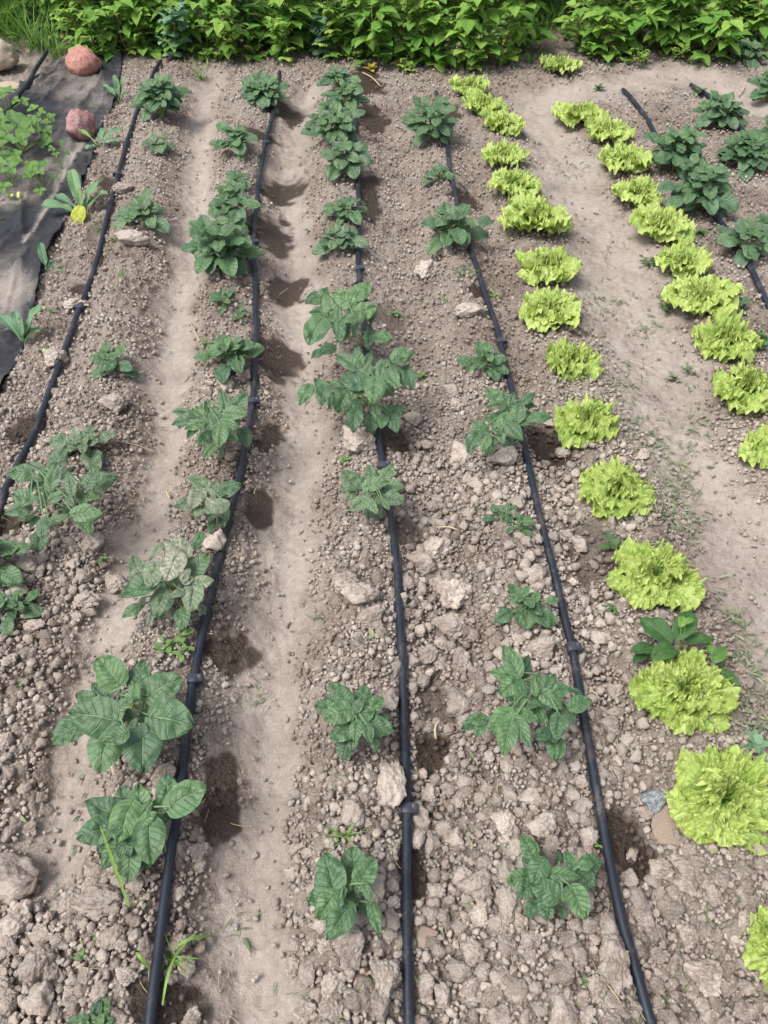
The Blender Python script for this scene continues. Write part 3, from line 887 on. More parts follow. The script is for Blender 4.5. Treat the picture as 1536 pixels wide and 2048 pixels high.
def scatter_clods(N=900000):
    g = np.random.default_rng(99)
    # uniform over the ground seen by the camera (with margins)
    y = 0.22 + (5.35 - 0.22) * g.random(N)
    s = g.random(N) * 2 - 1
    keep = g.random(N) < (0.62 + 0.50 * y) / (0.62 + 0.5 * 5.35)
    y, s = y[keep], s[keep]
    x = s * (0.62 + 0.50 * y) + 0.044 * y
    n = len(x)
    sm, wt = masks(x, y)
    px, py, dep = to_px(x, y, H(x, y))
    rm = 0.5 + 0.5 * fbm(x * 3.0, y * 3.0, 61, 3)
    bigz = sstep(1500, 1850, py) * 0.8 + sstep(760, 830, px) * (1 - sstep(1230, 1330, px)) * sstep(820, 1000, py) * 0.55 + 0.12
    bigz += 0.35 * (1 - sstep(180, 260, px)) * sstep(950, 1100, py)
    bigz = np.clip(bigz, 0, 1)
    # power-law radii in metres, larger where the soil is coarse
    u = g.random(n)
    r = 0.0027 * (1 - u * 0.9992) ** (-1 / 2.5)
    rmax = 0.007 + 0.013 * bigz
    r = r * (1 + 0.4 * bigz * (y < 2.0))
    r = np.where(r > rmax, rmax * (0.5 + 0.5 * g.random(n)), r)
    rpx = r / dep * FPX
    prob = (1 - np.minimum(sm * 1.25, 1) * 0.955) * (0.5 + 0.5 * rm) * (0.6 + 0.4 * bigz) * (1 - 0.45 * sstep(1.6, 3.2, y))
    ok = (g.random(n) < prob) & (rpx > 2.1) & ((r > 0.0048) | (y < 2.2)) & ((sm < 0.5) | (r < 0.0075)) & (wt < 0.30 + 0.8 * (g.random(n) < 0.12))
    hd = hose_dist(x, y)
    ok &= hd > r * 0.8 + 0.010
    # off the fabric
    fx = np.interp(py, FAB_R[:, 1], FAB_R[:, 0])
    ok &= ~((px < fx + 4) & (py < 1000) & (py > 100))
    ok &= y < 5.2
    big = r > 0.006
    for (bx, by, br) in placed:
        d2 = (x - bx) ** 2 + (y - by) ** 2
        ok &= ~(d2 < (br * 0.85 + r * 0.5) ** 2)
    x, y, r, rpx, wt, py = x[ok], y[ok], r[ok], rpx[ok], wt[ok], py[ok]
    # thin overlaps among the bigger ones
    order = np.argsort(-r)
    cell = {}
    kp = np.ones(len(x), bool)
    for i in order:
        if r[i] < 0.0048: break
        c = (int(x[i] // 0.045), int(y[i] // 0.045))
        bad = False
        for a in (-1, 0, 1):
            for b in (-1, 0, 1):
                for j in cell.get((c[0] + a, c[1] + b), ()):
                    if (x[i] - x[j]) ** 2 + (y[i] - y[j]) ** 2 < (0.88 * (r[i] + r[j])) ** 2:
                        bad = True; break
                if bad: break
            if bad: break
        if bad: kp[i] = False
        else: cell.setdefault(c, []).append(i)
    x, y, r, rpx, wt, py = x[kp], y[kp], r[kp], rpx[kp], wt[kp], py[kp]
    px = to_px(x, y, H(x, y))[0]
    z = H(x, y)
    inframe = (px > -10) & (px < 1546) & (py > 40) & (py < 2060)
    score = np.where(inframe, rpx, 0)
    idx = np.argsort(-score)
    n_ind = 295 - len(CL)
    ind = idx[:n_ind]
    for i in ind:
        f = g.random(3)
        place_clod((x[i], y[i], z[i] + r[i] * 0.45), r[i] * (0.95 + 0.3 * f[0]), r[i] * (0.85 + 0.35 * f[1]), r[i] * (0.62 + 0.25 * f[2]), None,
                   int(g.integers(12)), tuple(g.normal(0, 0.3, 2)) + (g.random() * 6.28,))
    rest = idx[n_ind:]
    protos = {1: [clod_shape(1, 900 + k, 0.9, 0.2) for k in range(10)], 2: [clod_shape(2, 920 + k, 0.75, 0.24) for k in range(14)],
              3: [clod_shape(3, 940 + k, 0.65, 0.24, 0.10) for k in range(14)]}
    Vs, Fs, Ts, Ws, n0 = [], [], [], [], 0
    lev = np.where(rpx[rest] > 10, 3, np.where(rpx[rest] > 4.5, 2, 1))
    for lv in (1, 2, 3):
        pr = protos[lv]
        sel = rest[lev == lv]
        which = g.integers(len(pr), size=len(sel))
        for k, (PV, PF) in enumerate(pr):
            q = sel[which == k]
            if not len(q): continue
            m = len(q)
            A = g.normal(size=(m, 4)); A /= np.linalg.norm(A, axis=1)[:, None]
            a, b, c, d = A.T
            Rm = np.stack([a*a+b*b-c*c-d*d, 2*(b*c-a*d), 2*(b*d+a*c), 2*(b*c+a*d), a*a-b*b+c*c-d*d, 2*(c*d-a*b), 2*(b*d-a*c), 2*(c*d+a*b), a*a-b*b-c*c+d*d], -1).reshape(m, 3, 3)
            sc3 = (0.72 + 0.56 * g.random((m, 3)))
            W = (PV[None] * sc3[:, None, :]) @ np.swapaxes(Rm, 1, 2)
            W = W * r[q][:, None, None]
            W[..., 2] *= 0.95
            W += np.stack([x[q], y[q], z[q] + r[q] * (0.30 + 0.50 * g.random(m)) + 0.003 + 0.005 * g.random(m)], -1)[:, None, :]
            Vs.append(W.reshape(-1, 3))
            Fs.append((PF[None] + (np.arange(m) * len(PV))[:, None, None]).reshape(-1, 3) + n0)
            Ts.append(np.repeat(g.random(m), len(PV))); Ws.append(np.repeat(wt[q] * 0.9, len(PV)))
            n0 += m * len(PV)
    me = np_mesh('soil_crumbs', np.concatenate(Vs), np.concatenate(Fs), {'tint': np.concatenate(Ts), 'wet': np.concatenate(Ws)})
    o = link('soil_crumbs', me, M_CRUMB)
    tag(o, 'small dry soil crumbs and pebbles strewn over the ridges', 'soil crumbs', kind='stuff')
    print('crumbs', len(rest), 'verts', n0)


# ------------------------------------------------------------------ black fabric
def fabric():
    rows = np.linspace(96, 1010, 330)
    xr = np.interp(rows, FAB_R[:, 1], FAB_R[:, 0])
    xl = np.where(rows < 225, np.interp(rows, [96, 118, 160, 225], [225, 140, 60, -40]), -40.0)
    xl = np.where(rows > 225, np.interp(rows, [225, 260, 1010], [-40, -300, -560]), xl)
    nc = 150
    tt = np.linspace(0, 1, nc)
    PX = xl[:, None] + (xr - xl)[:, None] * tt[None, :]
    PY = np.repeat(rows[:, None], nc, 1)
    jag = 3 * fbm(PY / 30, PY / 11, 70, 2)
    PX = PX + jag * tt[None, :] ** 8
    x, y, z = Pv(PX.ravel(), PY.ravel(), 0.0)
    z = z * 1.0 + 0.006
    wr = 1 - np.abs(fbm(x * 6 + 3, y * 2.4, 71, 3)) * 2.2
    z += 0.024 * np.clip(wr, 0, 1) ** 3 + 0.009 * fbm(x * 14, y * 14, 72, 3)
    z += 0.012 * np.clip(1 - np.abs(fbm(x * 3 + y * 4, y * 3 - x * 9, 75, 2)) * 4, 0, 1) ** 2
    T = np.repeat(tt[None, :], len(rows), 0).ravel()
    dust = 0.30 + 0.22 * fbm(x * 3, y * 3, 73, 3)
    px, py = PX.ravel(), PY.ravel()
    # the band along the edge is a clean overlap; soil lies left of it
    edge = np.interp(py, FAB_R[:, 1], FAB_R[:, 0]) - px
    dust = np.where(edge < np.interp(py, [100, 300, 450, 620, 780], [30, 24, 52, 30, 60]), dust - 0.12, dust)
    bw = np.interp(py, [300, 480], [24, 54])
    dust += 0.5 * np.exp(-((edge - bw - 8) / 7) ** 2) * (py > 290) * (py < 490)
    z += 0.008 * np.exp(-((edge - bw) / 5) ** 2) * (py > 250)
    dust += 0.75 * np.exp(-(((px - 25) / 42) ** 2 + ((py - 590) / 42) ** 2))
    dust += 0.35 * np.exp(-(((px - 30) / 50) ** 2 + ((py - 400) / 20) ** 2))
    dust -= 0.4 * np.exp(-(((px - 25) / 45) ** 2 + ((py - 465) / 30) ** 2))
    dust -= 0.3 * np.exp(-(((px - 50) / 70) ** 2 + ((py - 240) / 28) ** 2))
    dust += 0.25 * np.exp(-(((px - 150) / 50) ** 2 + ((py - 185) / 30) ** 2))
    me = np_mesh('weed_fabric', np.stack([x, y, z], -1), grid_faces(len(rows), nc), {'dust': dust})
    o = link('weed_fabric', me, M_FABRIC)
    sol = o.modifiers.new('thickness', 'SOLIDIFY'); sol.thickness = 0.0015; sol.offset = 1
    tag(o, 'black woven weed-control fabric, dusty and creased, along the left edge', 'weed fabric')
fabric()
scatter_clods()

# ------------------------------------------------------------------ drip hoses
HOSE_R = 0.0098
HOSE_INFO = {
 'a': ('black drip hose furthest left on the soil, running beside the weed fabric', [(238, 347), (169, 611)]),
 'b': ('black drip hose left of the wide smooth furrow, curving under round-leaved potato plants', [(389, 1357), (509, 808), (508, 485), (532, 287)]),
 'c': ('nearly straight black drip hose in the middle of the bed', [(812, 1625), (764, 926), (716, 536)]),
 'd': ('black drip hose slanting past the left side of the longer lettuce row', [(1140, 1302), (997, 680)]),
 'e': ('black drip hose under the potato plants right of the shorter lettuce row', []),
 'f': ('short black hose end poking out near the top right corner', []),
 'g': ('black drip hose crossing the weed fabric at top left into the grass', []),
}
for k, pts in HOSES.items():
    lab, clips = HOSE_INFO[k]
    W3 = np.array([P(a, b) for a, b in pts])
    n = int(max(30, np.linalg.norm(np.diff(W3, axis=0), axis=1).sum() / 0.02))
    W3 = spline(W3, n)
    lift = 0.006 + (0.012 if k == 'g' else 0.0)
    zz = H(W3[:, 0], W3[:, 1]) + HOSE_R + lift
    # stiff pipe: smooth the height
    for _ in range(14):
        zz[1:-1] = (zz[:-2] + 2 * zz[1:-1] + zz[2:]) / 4
    W3[:, 2] = zz
    W3[:, 0] += 0.0025 * fbm(W3[:, 1] * 6, W3[:, 1] * 0 + 3, 31, 2)
    base = W3[0].copy(); base[2] = 0
    rad = np.full(n, HOSE_R) * (1 + 0.05 * fbm(W3[:, 1] * 25, W3[:, 1] * 0, 32, 2))
    if k in 'efg':
        rad *= 1.12
    root = empty('drip_hose', base, lab, 'garden hose', 'black drip irrigation hoses laid along the rows')
    M = MB(); tube(M, W3, rad, 18, caps=True)
    M.build('tube', M_HOSE, root, base)
    for (ca, cb) in clips:
        c = P(ca, cb, 0.02)
        j = int(np.argmin(np.hypot(W3[:, 0] - c[0], W3[:, 1] - c[1])))
        j = min(max(j, 1), n - 2)
        d = W3[j + 1] - W3[j - 1]; d /= np.linalg.norm(d)
        sd = np.cross(d, [0, 0, 1]); sd /= np.linalg.norm(sd); up = np.cross(sd, d)
        ctr = W3[j]
        # snap-on collar: thick ring plus a squared tab on one side
        s = 1 if k in 'bcd' else -1
        Mc = MB()
        an = np.linspace(0, 2 * PI, 20, endpoint=False)
        hl, ro, ri = 0.0112, HOSE_R * 1.30, HOSE_R * 1.0
        sq_ = 1 / np.maximum(np.abs(np.cos(an)), np.abs(np.sin(an))) ** 0.62
        rows = [(-hl, ri), (-hl, ro * 0.95), (-hl + 0.0015, ro), (hl - 0.0015, ro), (hl, ro * 0.95), (hl, ri)]
        V = []
        for (q, rr) in rows:
            V.append(ctr + d * q + (rr * sq_)[:, None] * (np.cos(an)[:, None] * sd * s + np.sin(an)[:, None] * up))
        Mc.add(np.concatenate(V), grid_faces(len(rows), 20, True))
        # tab box with chamfers
        tx0, tx1, tz = HOSE_R * 0.7, HOSE_R * 2.3, HOSE_R * 0.7
        prof2 = [(tx0, -tz), (tx1 - 0.002, -tz), (tx1, -tz + 0.002), (tx1, tz * 1.25 - 0.002), (tx1 - 0.002, tz * 1.25), (tx0, tz * 1.6)]
        V = []
        for q in (-hl * 0.92, hl * 0.92):
            V += [ctr + d * q + sd * s * a_ + up * b_ for a_, b_ in prof2]
        nF = grid_faces(2, 6, True)
        Mc.add(np.array(V), nF)
        caps_ = [[0, 1, 2, 5], [2, 3, 4, 5], [11, 8, 7, 6], [11, 10, 9, 8]]
        Mc.F.append(np.array(caps_) + Mc.n - 12)
        # wedge tongue
        Mc.build('clip', M_CLIP, root, base)

# ------------------------------------------------------------------ potato plants
POT_GROUP = 'potato plants growing on the ridges'

def pot_stems(M_list, base, tops, r=0.0045):
    for tp in tops:
        M = MB()
        base2 = base + np.array([random.uniform(-.01, .01), random.uniform(-.01, .01), -0.02])
        pts = spline([base2, base2 * 0.5 + tp * 0.5 + np.array([0, 0, 0.012]), tp], 7)
        tube(M, pts, np.linspace(r, r * 0.6, 7), 8, tint=0.3)
        M_list.append(M)

def view_tilt(p):
    E = math.atan2(CAMZ - p[2], math.hypot(p[0], p[1]))
    return E, (PI / 2 - E) * 0.45          # the crowns lean to the open, lower side of the bed

def hero_potato(px, py, hgt, leaves, ox, oy, scl, label, dustv=0.25, nstem=3, thick=1.0):
    dustv = dustv * 0.7 if dustv < 0.4 else dustv
    base = P(px, py)
    base[2] -= 0.005
    root = empty('potato_plant', base, label, 'potato plant', POT_GROUP)
    M = MB()
    tops = []
    lay_h = {0: 0.30, 1: 0.55, 2: 0.8, 3: 1.0}
    for lf in leaves:
        cx, cy, L, W, dr, lay = lf[:6]
        dst = lf[6] if len(lf) > 6 else dustv
        X, Y = ox + cx / scl, oy + cy / scl
        L, W = L / scl, W / scl
        hh = hgt * lay_h[lay] * random.uniform(0.92, 1.08)
        z = 0.0
        cpt = P(px, py)
        zc = cpt[2] + hh
        qx, qy = plane(X, Y, zc)
        gz = float(H(qx, qy))
        if zc < gz + 0.02:
            zc = gz + 0.02; qx, qy = plane(X, Y, zc)
        cpt = np.array([float(qx), float(qy), zc])
        mp = mpp(cpt)
        az = R(dr)
        E, tilt = view_tilt(cpt)
        sE = math.sin(E + tilt)
        ca_, sa_ = math.cos(az), math.sin(az)
        Lm = L * mp * math.hypot(ca_, sa_ / sE) * 1.06; Wm = W * mp * math.hypot(sa_, ca_ / sE) * 1.12
        az = math.atan2(sa_ / sE, ca_)
        droop = R(42) if lay < 3 else R(32)
        em = tilt * math.sin(az)
        e0 = em + droop / 2
        b = cpt - np.array([math.cos(az) * math.cos(em), math.sin(az) * math.cos(em), math.sin(em)]) * Lm * 0.48
        b[2] = max(b[2], float(H(b[0], b[1])) + 0.012)
        big = L > 28
        leaf(M, b, az, Lm, Wm, e0, droop, roll=tilt * math.cos(az) + random.uniform(-.15, .15), shape='round' if W / L > 0.78 else 'ovate',
             nu=6 if big else 4, nv=22 if big else 12, fold=random.uniform(0.05, 0.22), cup=random.uniform(0.05, 0.22), quilt=0.048 if big else 0.045,
             nvein=6, lobe=0.17, tint=float(np.clip(random.gauss(0.14 + 0.08 * lay, 0.2), 0, 1)), dust=dst * random.uniform(0.7, 1.2), wave=0.02)
        # petiole back to the nearest stem line
        f = 0.25 + 0.2 * lay
        st = base + (np.array([cpt[0], cpt[1], base[2]]) - base) * 0.18 + np.array([0, 0, hh * f])
        mid = (st + b) / 2 + np.array([0, 0, 0.008])
        tube(M, spline([st, mid, b], 6), np.linspace(0.0026, 0.0015, 6), 5, tint=0.9)
    M.build('foliage', M_POTATO, root, base)
    for k in range(nstem):
        a = k * 2.4 + 0.5
        tp = base + np.array([math.cos(a) * 0.035, math.sin(a) * 0.03, hgt * 0.62])
        L_ = []
        pot_stems(L_, base, [tp])
        L_[0].build('stem', M_STEM, root, base)
    # a tuft of small young leaves in the heart
    return root

HERO = [
 (258, 1440, 0.13, 0, 1000, 2.954, 'largest potato plant, spreading seven big round leaves left of the hose', 0.12,
  [(640,1010,190,178,135,3),(825,1030,150,135,80,3),(975,1105,200,185,25,3),(1015,1310,250,225,-15,2),(545,1282,262,210,170,3),(400,1375,190,150,215,1),
   (620,1490,215,205,262,2),(845,1480,240,215,275,2),(680,1405,125,110,200,3),(500,1170,110,90,150,0),(590,1130,120,95,140,0),(795,1130,95,75,90,3),
   (740,1205,120,65,35,3),(862,1190,120,70,80,1),(670,1115,95,60,235,1),(900,1275,95,85,40,1),(455,1385,95,65,235,2),(600,1345,110,95,205,1),
   (760,1260,75,45,120,2),(790,1320,80,40,60,2),(700,1300,70,50,190,1),(845,1365,75,60,300,2)]),
 (270, 1655, 0.10, 0, 1500, 2.954, 'compact potato plant, one leaf lying over the hose beside the big wet patch', 0.08,
  [(1112,275,215,185,28,3),(990,225,150,125,100,2),(826,290,165,130,100,3),(735,430,200,180,255,3),(598,350,210,140,155,2),(550,490,180,150,195,2),
   (888,550,220,180,280,3),(730,275,120,100,120,0),(655,480,100,75,190,3),(745,575,110,90,300,2),(660,630,150,115,235,1),(768,690,160,135,270,1),
   (845,640,130,115,290,0),(945,330,110,95,60,2),(880,400,105,75,30,3),(945,430,100,65,10,2),(1000,365,110,85,30,0),(870,340,90,60,60,3),(800,620,90,60,280,1),(620,560,100,80,230,0)]),
 (712, 1450, 0.10, 500, 1000, 2.954, 'rounded potato plant of many small cupped leaves between the smooth furrow and the middle hose', 0.12,
  [(505,1117,95,80,130,2),(550,1152,120,105,110,3),(672,1152,110,95,80,2),(740,1215,120,95,40,2),(670,1268,130,112,10,3),(512,1268,145,130,200,3),
   (430,1225,95,85,170,1),(532,1382,120,110,205,2),(625,1372,110,80,262,3),(768,1350,140,125,-15,2),(700,1385,110,65,-80,3),(792,1290,75,60,20,1),
   (562,1480,110,105,255,1),(740,1440,95,70,-80,1),(645,1205,85,60,60,3),(575,1325,70,50,250,2),(605,1440,90,65,255,1),(712,1310,85,70,300,2),(590,1258,70,50,100,3),(480,1180,80,70,150,0)]),
 (692, 1795, 0.10, 500, 1500, 2.954, 'bottom centre potato plant with two deeply puckered upper leaves and a pale folded lower leaf', 0.05,
  [(468,720,190,178,105,3),(692,712,155,130,55,3),(612,680,180,170,95,1),(408,870,130,115,200,0),(455,925,155,130,232,3),(545,845,75,55,40,3),
   (592,842,125,115,-40,1),(522,1022,210,150,232,2),(530,912,60,45,260,3),(695,850,120,55,-65,3),(742,1000,170,75,-75,1),(690,950,95,75,300,0),(480,820,120,90,190,1),(655,780,90,60,60,2),(560,780,90,60,120,2)]),
 (1065, 1410, 0.14, 920, 1280, 5.486, 'tall-leaved potato plant with divided pointed leaves spreading in several sprays beside the right hose', 0.05,
  [(555,215,320,200,112,3),(705,290,260,170,60,2),(470,390,300,150,165,2),(530,530,230,190,215,3),(690,540,180,100,-80,3),(640,660,130,110,230,3),
   (500,600,220,90,150,0),(760,715,190,100,-10,3),(815,500,170,100,90,3),(985,470,230,160,50,3),(1090,560,260,170,10,3),(1010,670,280,170,-40,3),
   (880,680,210,120,-55,2),(1330,700,240,170,15,2),(1200,810,200,130,-65,1),(1280,570,140,60,-20,1),(900,860,200,110,-75,2),(740,840,240,150,-25,3),
   (680,1010,330,150,-70,3),(510,1090,330,220,250,3),(440,900,320,220,225,3),(170,880,230,130,180,2),(210,980,200,130,240,2),(80,950,150,100,200,1),
   (1075,960,240,200,250,3),(890,1050,170,140,200,2),(1010,1070,130,110,300,2),(1050,1200,230,210,260,1),(770,780,160,90,300,1),(860,420,150,90,70,1),(1060,800,160,70,20,0)]),
 (1105, 1780, 0.10, 1010, 1650, 7.314, 'dark potato plant with one curled yellow-edged leaf, left of the right hose near the bottom', 0.03,
  [(330,295,330,250,115,3),(480,680,340,300,240,3),(570,960,360,330,150,3),(180,800,300,250,190,1),(300,960,280,240,215,1),(350,560,220,200,140,1),
   (390,1250,230,200,240,1),(600,1240,270,230,265,2),(1080,1150,400,330,-75,3,0.0),(880,740,400,190,-10,3),(1200,800,280,260,-50,1),(1270,560,280,260,20,1),
   (1200,590,200,150,0,2),(940,500,230,190,110,2),(790,460,120,100,90,0),(540,480,180,130,60,0),(790,880,180,80,90,3),(880,980,200,80,60,3),(840,1290,160,120,260,0),(460,1050,150,110,260,0),(700,1180,170,120,290,1)]),
 (105, 1010, 0.17, 0, 890, 6.4, 'sprawling potato plant with open centre and visible thick stems, right of the left hose', 0.22,
  [(770,160,300,210,60,3),(245,370,300,210,175,2),(690,380,290,190,80,3),(430,270,180,90,160,2),(560,330,160,110,90,2),(900,470,270,150,105,3),
   (880,350,220,100,30,1),(1190,400,250,170,60,3),(1370,460,280,210,20,2),(1190,660,190,140,-20,2),(1050,700,230,130,-50,2),(905,730,150,90,-45,3),
   (270,670,260,200,165,3),(210,850,300,160,190,2),(760,950,260,120,20,3),(1130,890,370,210,-5,3),(1110,1040,300,160,-50,0),(550,1070,220,190,270,3),
   (430,1000,150,100,240,1),(510,1250,240,210,265,0),(730,670,200,120,20,3),(600,600,130,90,150,2),(470,690,150,110,160,1),(440,520,150,110,240,1),
   (320,940,180,90,200,1),(860,830,150,110,150,1),(450,430,130,80,170,3),(1060,480,160,110,130,1)]),
 (342, 1185, 0.12, 230, 1060, 6.982, 'dusty potato plant whose top leaves are coated with pale soil, left of the hose', 0.55,
  [(840,230,400,250,150,3,1.0),(580,310,300,110,230,2,0.9),(800,530,360,320,250,3,1.4),(1180,480,350,300,50,2,0.25),(530,640,320,280,262,3,0.5),(300,510,320,220,120,1,0.2),
   (300,850,420,260,200,2,0.05),(640,1040,360,320,260,1,0.3),(1080,960,360,300,265,2,0.5),(1240,740,280,190,10,2,0.7),(220,1150,240,180,210,0,0.2),(950,1260,300,230,275,0,0.05),
   (500,1250,240,100,255,0),(860,900,200,130,200,2,0.6),(1000,620,180,120,60,3,0.9),(1030,700,150,110,20,3,0.9),(700,820,250,190,260,0,0.1),(870,760,150,90,300,2,0.6),
   (370,1040,180,110,260,0),(1160,170,240,150,250,1,0.0),(1230,1120,150,110,300,0),(300,640,240,180,200,1)]),
 (690, 670, 0.20, 590, 560, 6.144, 'upper of the two big bushy potato plants on the middle row, its stem showing below', 0.12,
  [(830,130,230,200,40,3),(360,180,190,140,60,2),(230,250,220,150,200,2),(580,230,260,190,150,3),(430,310,270,210,120,3),(290,420,230,150,170,2),
   (250,640,330,280,240,3),(890,370,220,190,20,3),(780,470,160,150,260,3),(640,490,200,100,190,3),(550,650,260,150,270,2),(700,350,140,90,70,3),
   (920,670,200,130,80,1),(1090,720,190,170,-10,1),(380,870,210,130,200,0),(460,450,180,120,150,3),(540,400,150,90,90,3),(740,640,150,90,270,1),
   (940,440,230,120,260,2),(800,260,200,110,0,2),(640,560,160,110,280,1),(270,920,170,100,210,0),(880,780,160,100,280,0),(600,700,170,110,240,0),(430,560,160,100,200,2),(690,190,140,90,60,2)]),
 (735, 815, 0.19, 590, 560, 6.144, 'lower of the two big bushy potato plants on the middle row, standing over the hose', 0.1,
  [(630,1000,300,170,150,3),(770,940,240,140,90,3),(1340,930,260,180,10,2),(1270,1010,160,110,200,2),(900,1090,160,130,60,3),(690,1250,300,200,165,3),
   (770,1340,300,190,235,3),(980,1370,300,260,265,3),(1130,1350,200,160,-40,2),(1060,1120,170,130,80,3),(1210,1110,170,130,110,3),(1210,1240,220,160,-55,3),
   (1310,1220,240,120,-65,3),(1400,1220,280,160,-75,1),(120,1420,260,180,240,2),(340,1440,220,170,265,2),(300,1290,180,140,130,2),(480,1310,200,140,150,1),
   (590,1500,280,240,240,1),(730,1740,270,190,262,1),(940,1770,220,180,270,0),(1000,1640,210,120,280,1),(1290,1600,200,120,10,1),(1210,1770,230,170,-70,1),
   (1080,1750,160,130,250,1),(760,1570,170,110,260,1),(1150,1610,200,150,60,0),(820,1150,170,100,150,3),(1100,1030,190,100,20,2),(900,980,180,110,60,1),(450,1480,200,120,250,0)]),
 (745, 1000, 0.11, 670, 920, 10.24, 'single rounded potato plant just below a hose clip on the middle hose', 0.35,
  [(290,380,400,370,130,3),(730,240,280,230,100,2),(1090,250,360,260,50,2),(860,490,470,260,10,3),(1240,560,340,270,-10,2),(1220,820,380,290,-20,2),
   (680,640,300,240,230,3),(550,490,260,170,240,3),(310,740,240,200,240,2),(480,930,400,280,210,2),(740,950,420,190,-50,3),(1040,920,240,150,-60,3),
   (870,850,190,120,250,3),(230,590,260,160,200,1),(900,1080,260,170,280,0),(700,1110,250,170,260,0),(920,690,220,150,-60,2),(1100,700,200,150,-20,1),(650,400,180,110,150,3)]),
 (425, 865, 0.16, 340, 770, 6.827, 'potato plant with a leaf fan to the left and a pale heart-shaped front leaf', 0.15,
  [(730,210,270,160,105,3),(960,240,300,230,50,3),(910,400,290,180,-10,3),(480,320,230,150,70,2),(180,400,310,130,165,2),(180,500,300,160,195,2),
   (330,560,250,150,200,3),(620,390,190,130,120,2),(530,480,190,170,100,3),(800,570,290,180,-10,3),(690,710,300,210,265,3),(1030,740,270,190,-70,1),
   (480,740,240,190,220,1),(530,920,220,140,230,1),(850,730,190,110,-20,2),(300,660,200,110,230,1),(700,470,180,110,60,3),(480,640,180,110,200,1),(690,960,170,60,260,0),(920,520,140,90,280,1),(380,380,200,90,150,3)]),
 (420, 1010, 0.11, 340, 770, 6.827, 'mottled dusty potato plant whose pale right leaf reaches the hose', 0.6,
  [(390,1340,290,180,150,1,0.4),(840,1410,290,220,20,2,0.1),(620,1390,210,140,70,2,0.8),(480,1490,230,150,160,3,0.9),(350,1560,260,230,240,3,1.0),(610,1680,320,200,200,3,0.6),
   (180,1640,250,170,190,1,0.3),(390,1740,180,130,230,2,0.4),(740,1760,220,160,-60,1,0.2),(570,1930,210,110,265,0,0.0),(720,1870,160,120,280,0,0.1),(520,1600,160,90,120,3,0.9),(560,1800,150,110,250,1,0.1),(710,1500,110,60,20,2,0.2)]),
 (1010, 870, 0.14, 920, 760, 8.084, 'potato plant astride the right hose, one pale oval leaf reaching towards the lettuces', 0.12,
  [(520,250,280,220,130,2),(720,300,250,120,95,2),(840,310,230,160,70,2),(570,420,280,130,185,3),(950,500,300,230,70,3),(1110,290,260,150,30,2),
   (1150,420,190,100,-10,1),(1310,620,310,180,0,2,0.0),(720,540,240,180,200,2),(520,640,240,190,170,2),(710,710,320,230,250,3),(1020,690,250,140,-10,2),
   (890,850,340,220,-50,3),(300,760,290,190,140,1),(210,1020,360,240,235,3),(410,1050,260,140,240,3),(350,880,260,110,170,3),(670,950,180,130,-70,3),
   (480,1130,260,160,240,0),(540,1010,150,100,260,2),(590,830,160,90,150,3),(820,1010,150,110,280,0),(1080,560,180,130,0,0),(710,1060,150,90,280,0)]),
]
for (px_, py_, hg, ox, oy, scl, lab, du, lv) in HERO:
    hero_potato(px_, py_, hg, lv, ox, oy, scl, lab, du)
    p = P(px_, py_); placed.append((p[0], p[1], 0.03))

